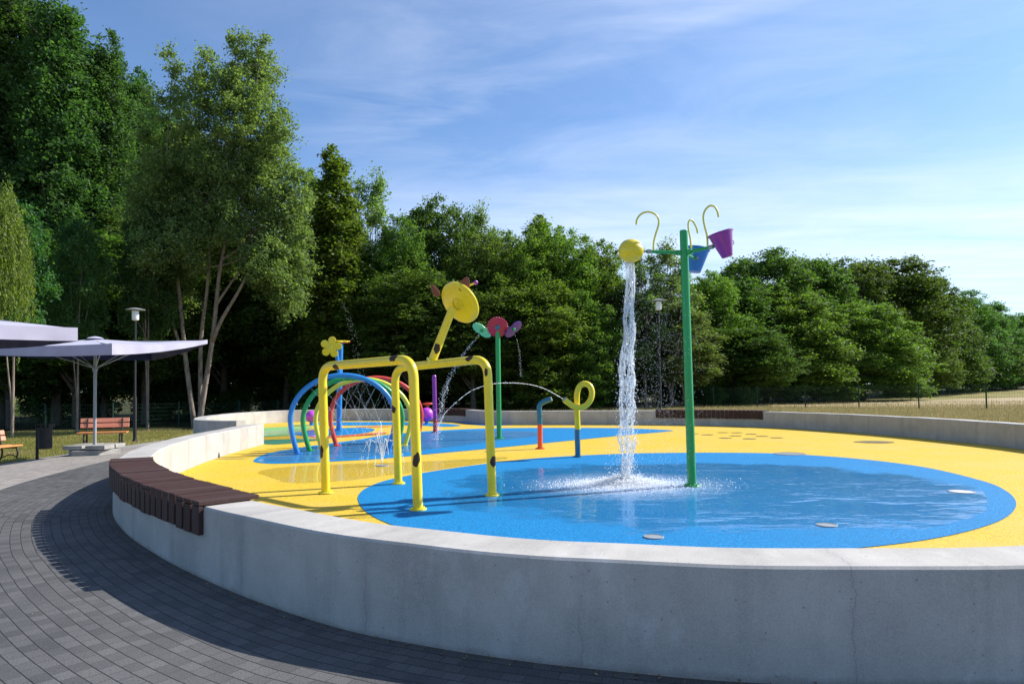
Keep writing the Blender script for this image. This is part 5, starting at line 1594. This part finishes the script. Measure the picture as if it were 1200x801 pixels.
for a in T: tree_at(*a)
# the big pale tree
Yb = 34.0; b = S(235, 500, Yb); tp = S(300, 48, Yb); z = terrain(b.x)
plant('silver', b.x, Yb, tp.z - z, PR['silver']['W'] * (tp.z - z) / PR['silver']['H'] * .90, 'tall pale multi-stem tree with bare grey-brown trunks beside the wall end', 'tree', 'trees of the wood behind the splash pad', rz=0)
# deeper rows that close the wood
k = 0
rr = random.Random(77)
for px in range(-140, 900, 52):
    Y = rr.uniform(52, 60); tt = np.interp(px, [-140, 60, 130, 200, 330, 380, 460, 560, 640, 720, 800, 900], [60, 110, 170, 230, 290, 300, 300, 310, 300, 330, 345, 350])
    tree_at(rr.choice(['broad', 'broad_dark', 'broad2']), px + rr.uniform(-12, 12), float(tt) + rr.uniform(-8, 8), Y, 120, 'tree deep in the wood, glimpsed between the front trees', 'trees deeper in the wood')
for px in range(-60, 900, 42):
    if px < 480 and rr.random() < .5: continue
    Y = np.interp(px, [-60, 200, 330, 500, 900], [38, 43, 46, 48, 50]) + rr.uniform(-1, 2)
    b = S(px + rr.uniform(-10, 10), 490, float(Y)); h = rr.uniform(1.9, 3.6)
    plant('shrub', b.x, b.y, h, h * rr.uniform(1.0, 1.5), 'low leafy shrub in the shade at the edge of the wood', 'shrub', 'shrubs along the edge of the wood')
for px, Y, h in ((925, 52, 1.9), (868, 47, 1.6), (1140, 84, 2.2), (835, 46, 1.5)):
    b = S(px, 475, Y); plant('shrub', b.x, b.y, h, h * 1.4, {925: 'small bright bush at the foot of the bright acacia', 868: 'small bush at the left end of the dry field', 1140: 'small bush far out on the right edge of the field', 835: 'small bush behind the far slatted seat'}[px], 'shrub', 'shrubs along the edge of the wood')

# grass blades
def blades(name, pts, h, w, mat, label):
    n = len(pts); g = rng; p = np.array(pts)
    a = g.uniform(0, 6.28, n); hh = h * g.uniform(.4, 1.3, n); lean = g.normal(size=(n, 2)) * .35 * hh[:, None]
    dx = np.stack([np.cos(a), np.sin(a), np.zeros(n)], 1) * (w * g.uniform(.6, 1.3, n))[:, None]
    tip = p + np.concatenate([lean, hh[:, None]], 1)
    v = np.stack([p - dx, p + dx, tip], 1).reshape(-1, 3)
    me = bpy.data.meshes.new(name); me.from_pydata(v.tolist(), [], np.arange(n * 3).reshape(-1, 3).tolist())
    return tag(link(name, me, mat, smooth=False), label, 'grass', kind='stuff')
pts = []; gg = random.Random(91)
while len(pts) < 60000:
    px = gg.uniform(-20, 235); py = gg.uniform(503, 547)
    p = GT(px, py)
    edge = np.interp(p.y, [12.9, 14.8, 17.5, 20.4, 22.5, 25, 29], [-9.9, -10.3, -11.3, -12.3, -12.6, -12.2, -11.2])
    if p.x > edge - .03 or p.y > 33: continue
    if p.y < 12.9 and p.x > -12: continue
    pts.append((p.x, p.y, terrain(p.x)))
blades('grass', pts, .085, .010, M['blades'], 'short yellow-green lawn left of the path')
pts = []
while len(pts) < 70000:
    if gg.random() < .55: px = gg.uniform(780, 1215); py = gg.uniform(476.5, 496)
    else: px = gg.uniform(560, 1215); py = gg.uniform(472, 492)
    p = G(px, py)
    i = nearest(p.x, p.y)
    if (p - OUT[i]).dot(ONRM[i]) < .1 or p.y > 60: continue
    pts.append((p.x, p.y, terrain(p.x)))
blades('grass', pts, .15, .012, M['straw'], 'dry grass between the far wall, the fence and the field')

# leaf litter and grit blown against the foot of the wall
pts = []; gg = random.Random(17); i1 = nearest(5.6, 4.15); i0 = nearest(-5.9, 12.5)
while len(pts) < 900:
    k = gg.randint(i0, i1); d = .012 + abs(gg.gauss(0, .035)) if gg.random() < .85 else gg.uniform(.05, 1.8)
    p = OUT[k] + ONRM[k] * d; pts.append((p.x, p.y, terrain(p.x) + .018))
P = np.array(pts); me = leaf_mesh('leaf_litter', P, rng.uniform(.006, .022, len(P)), up_bias=2.5)
m_, nt_, out_ = new_mat('dry_leaf'); g_ = nt_.nodes.new('ShaderNodeNewGeometry')
pbsdf(nt_, out_, ramp(nt_, g_.outputs['Random Per Island'], [(0, (.08, .05, .03)), (.6, (.20, .12, .06)), (1, (.32, .24, .13))]), .9)
tag(link('leaf_litter', me, m_, smooth=False), 'dry leaf scraps along the foot of the concrete wall', 'leaf litter', kind='stuff')
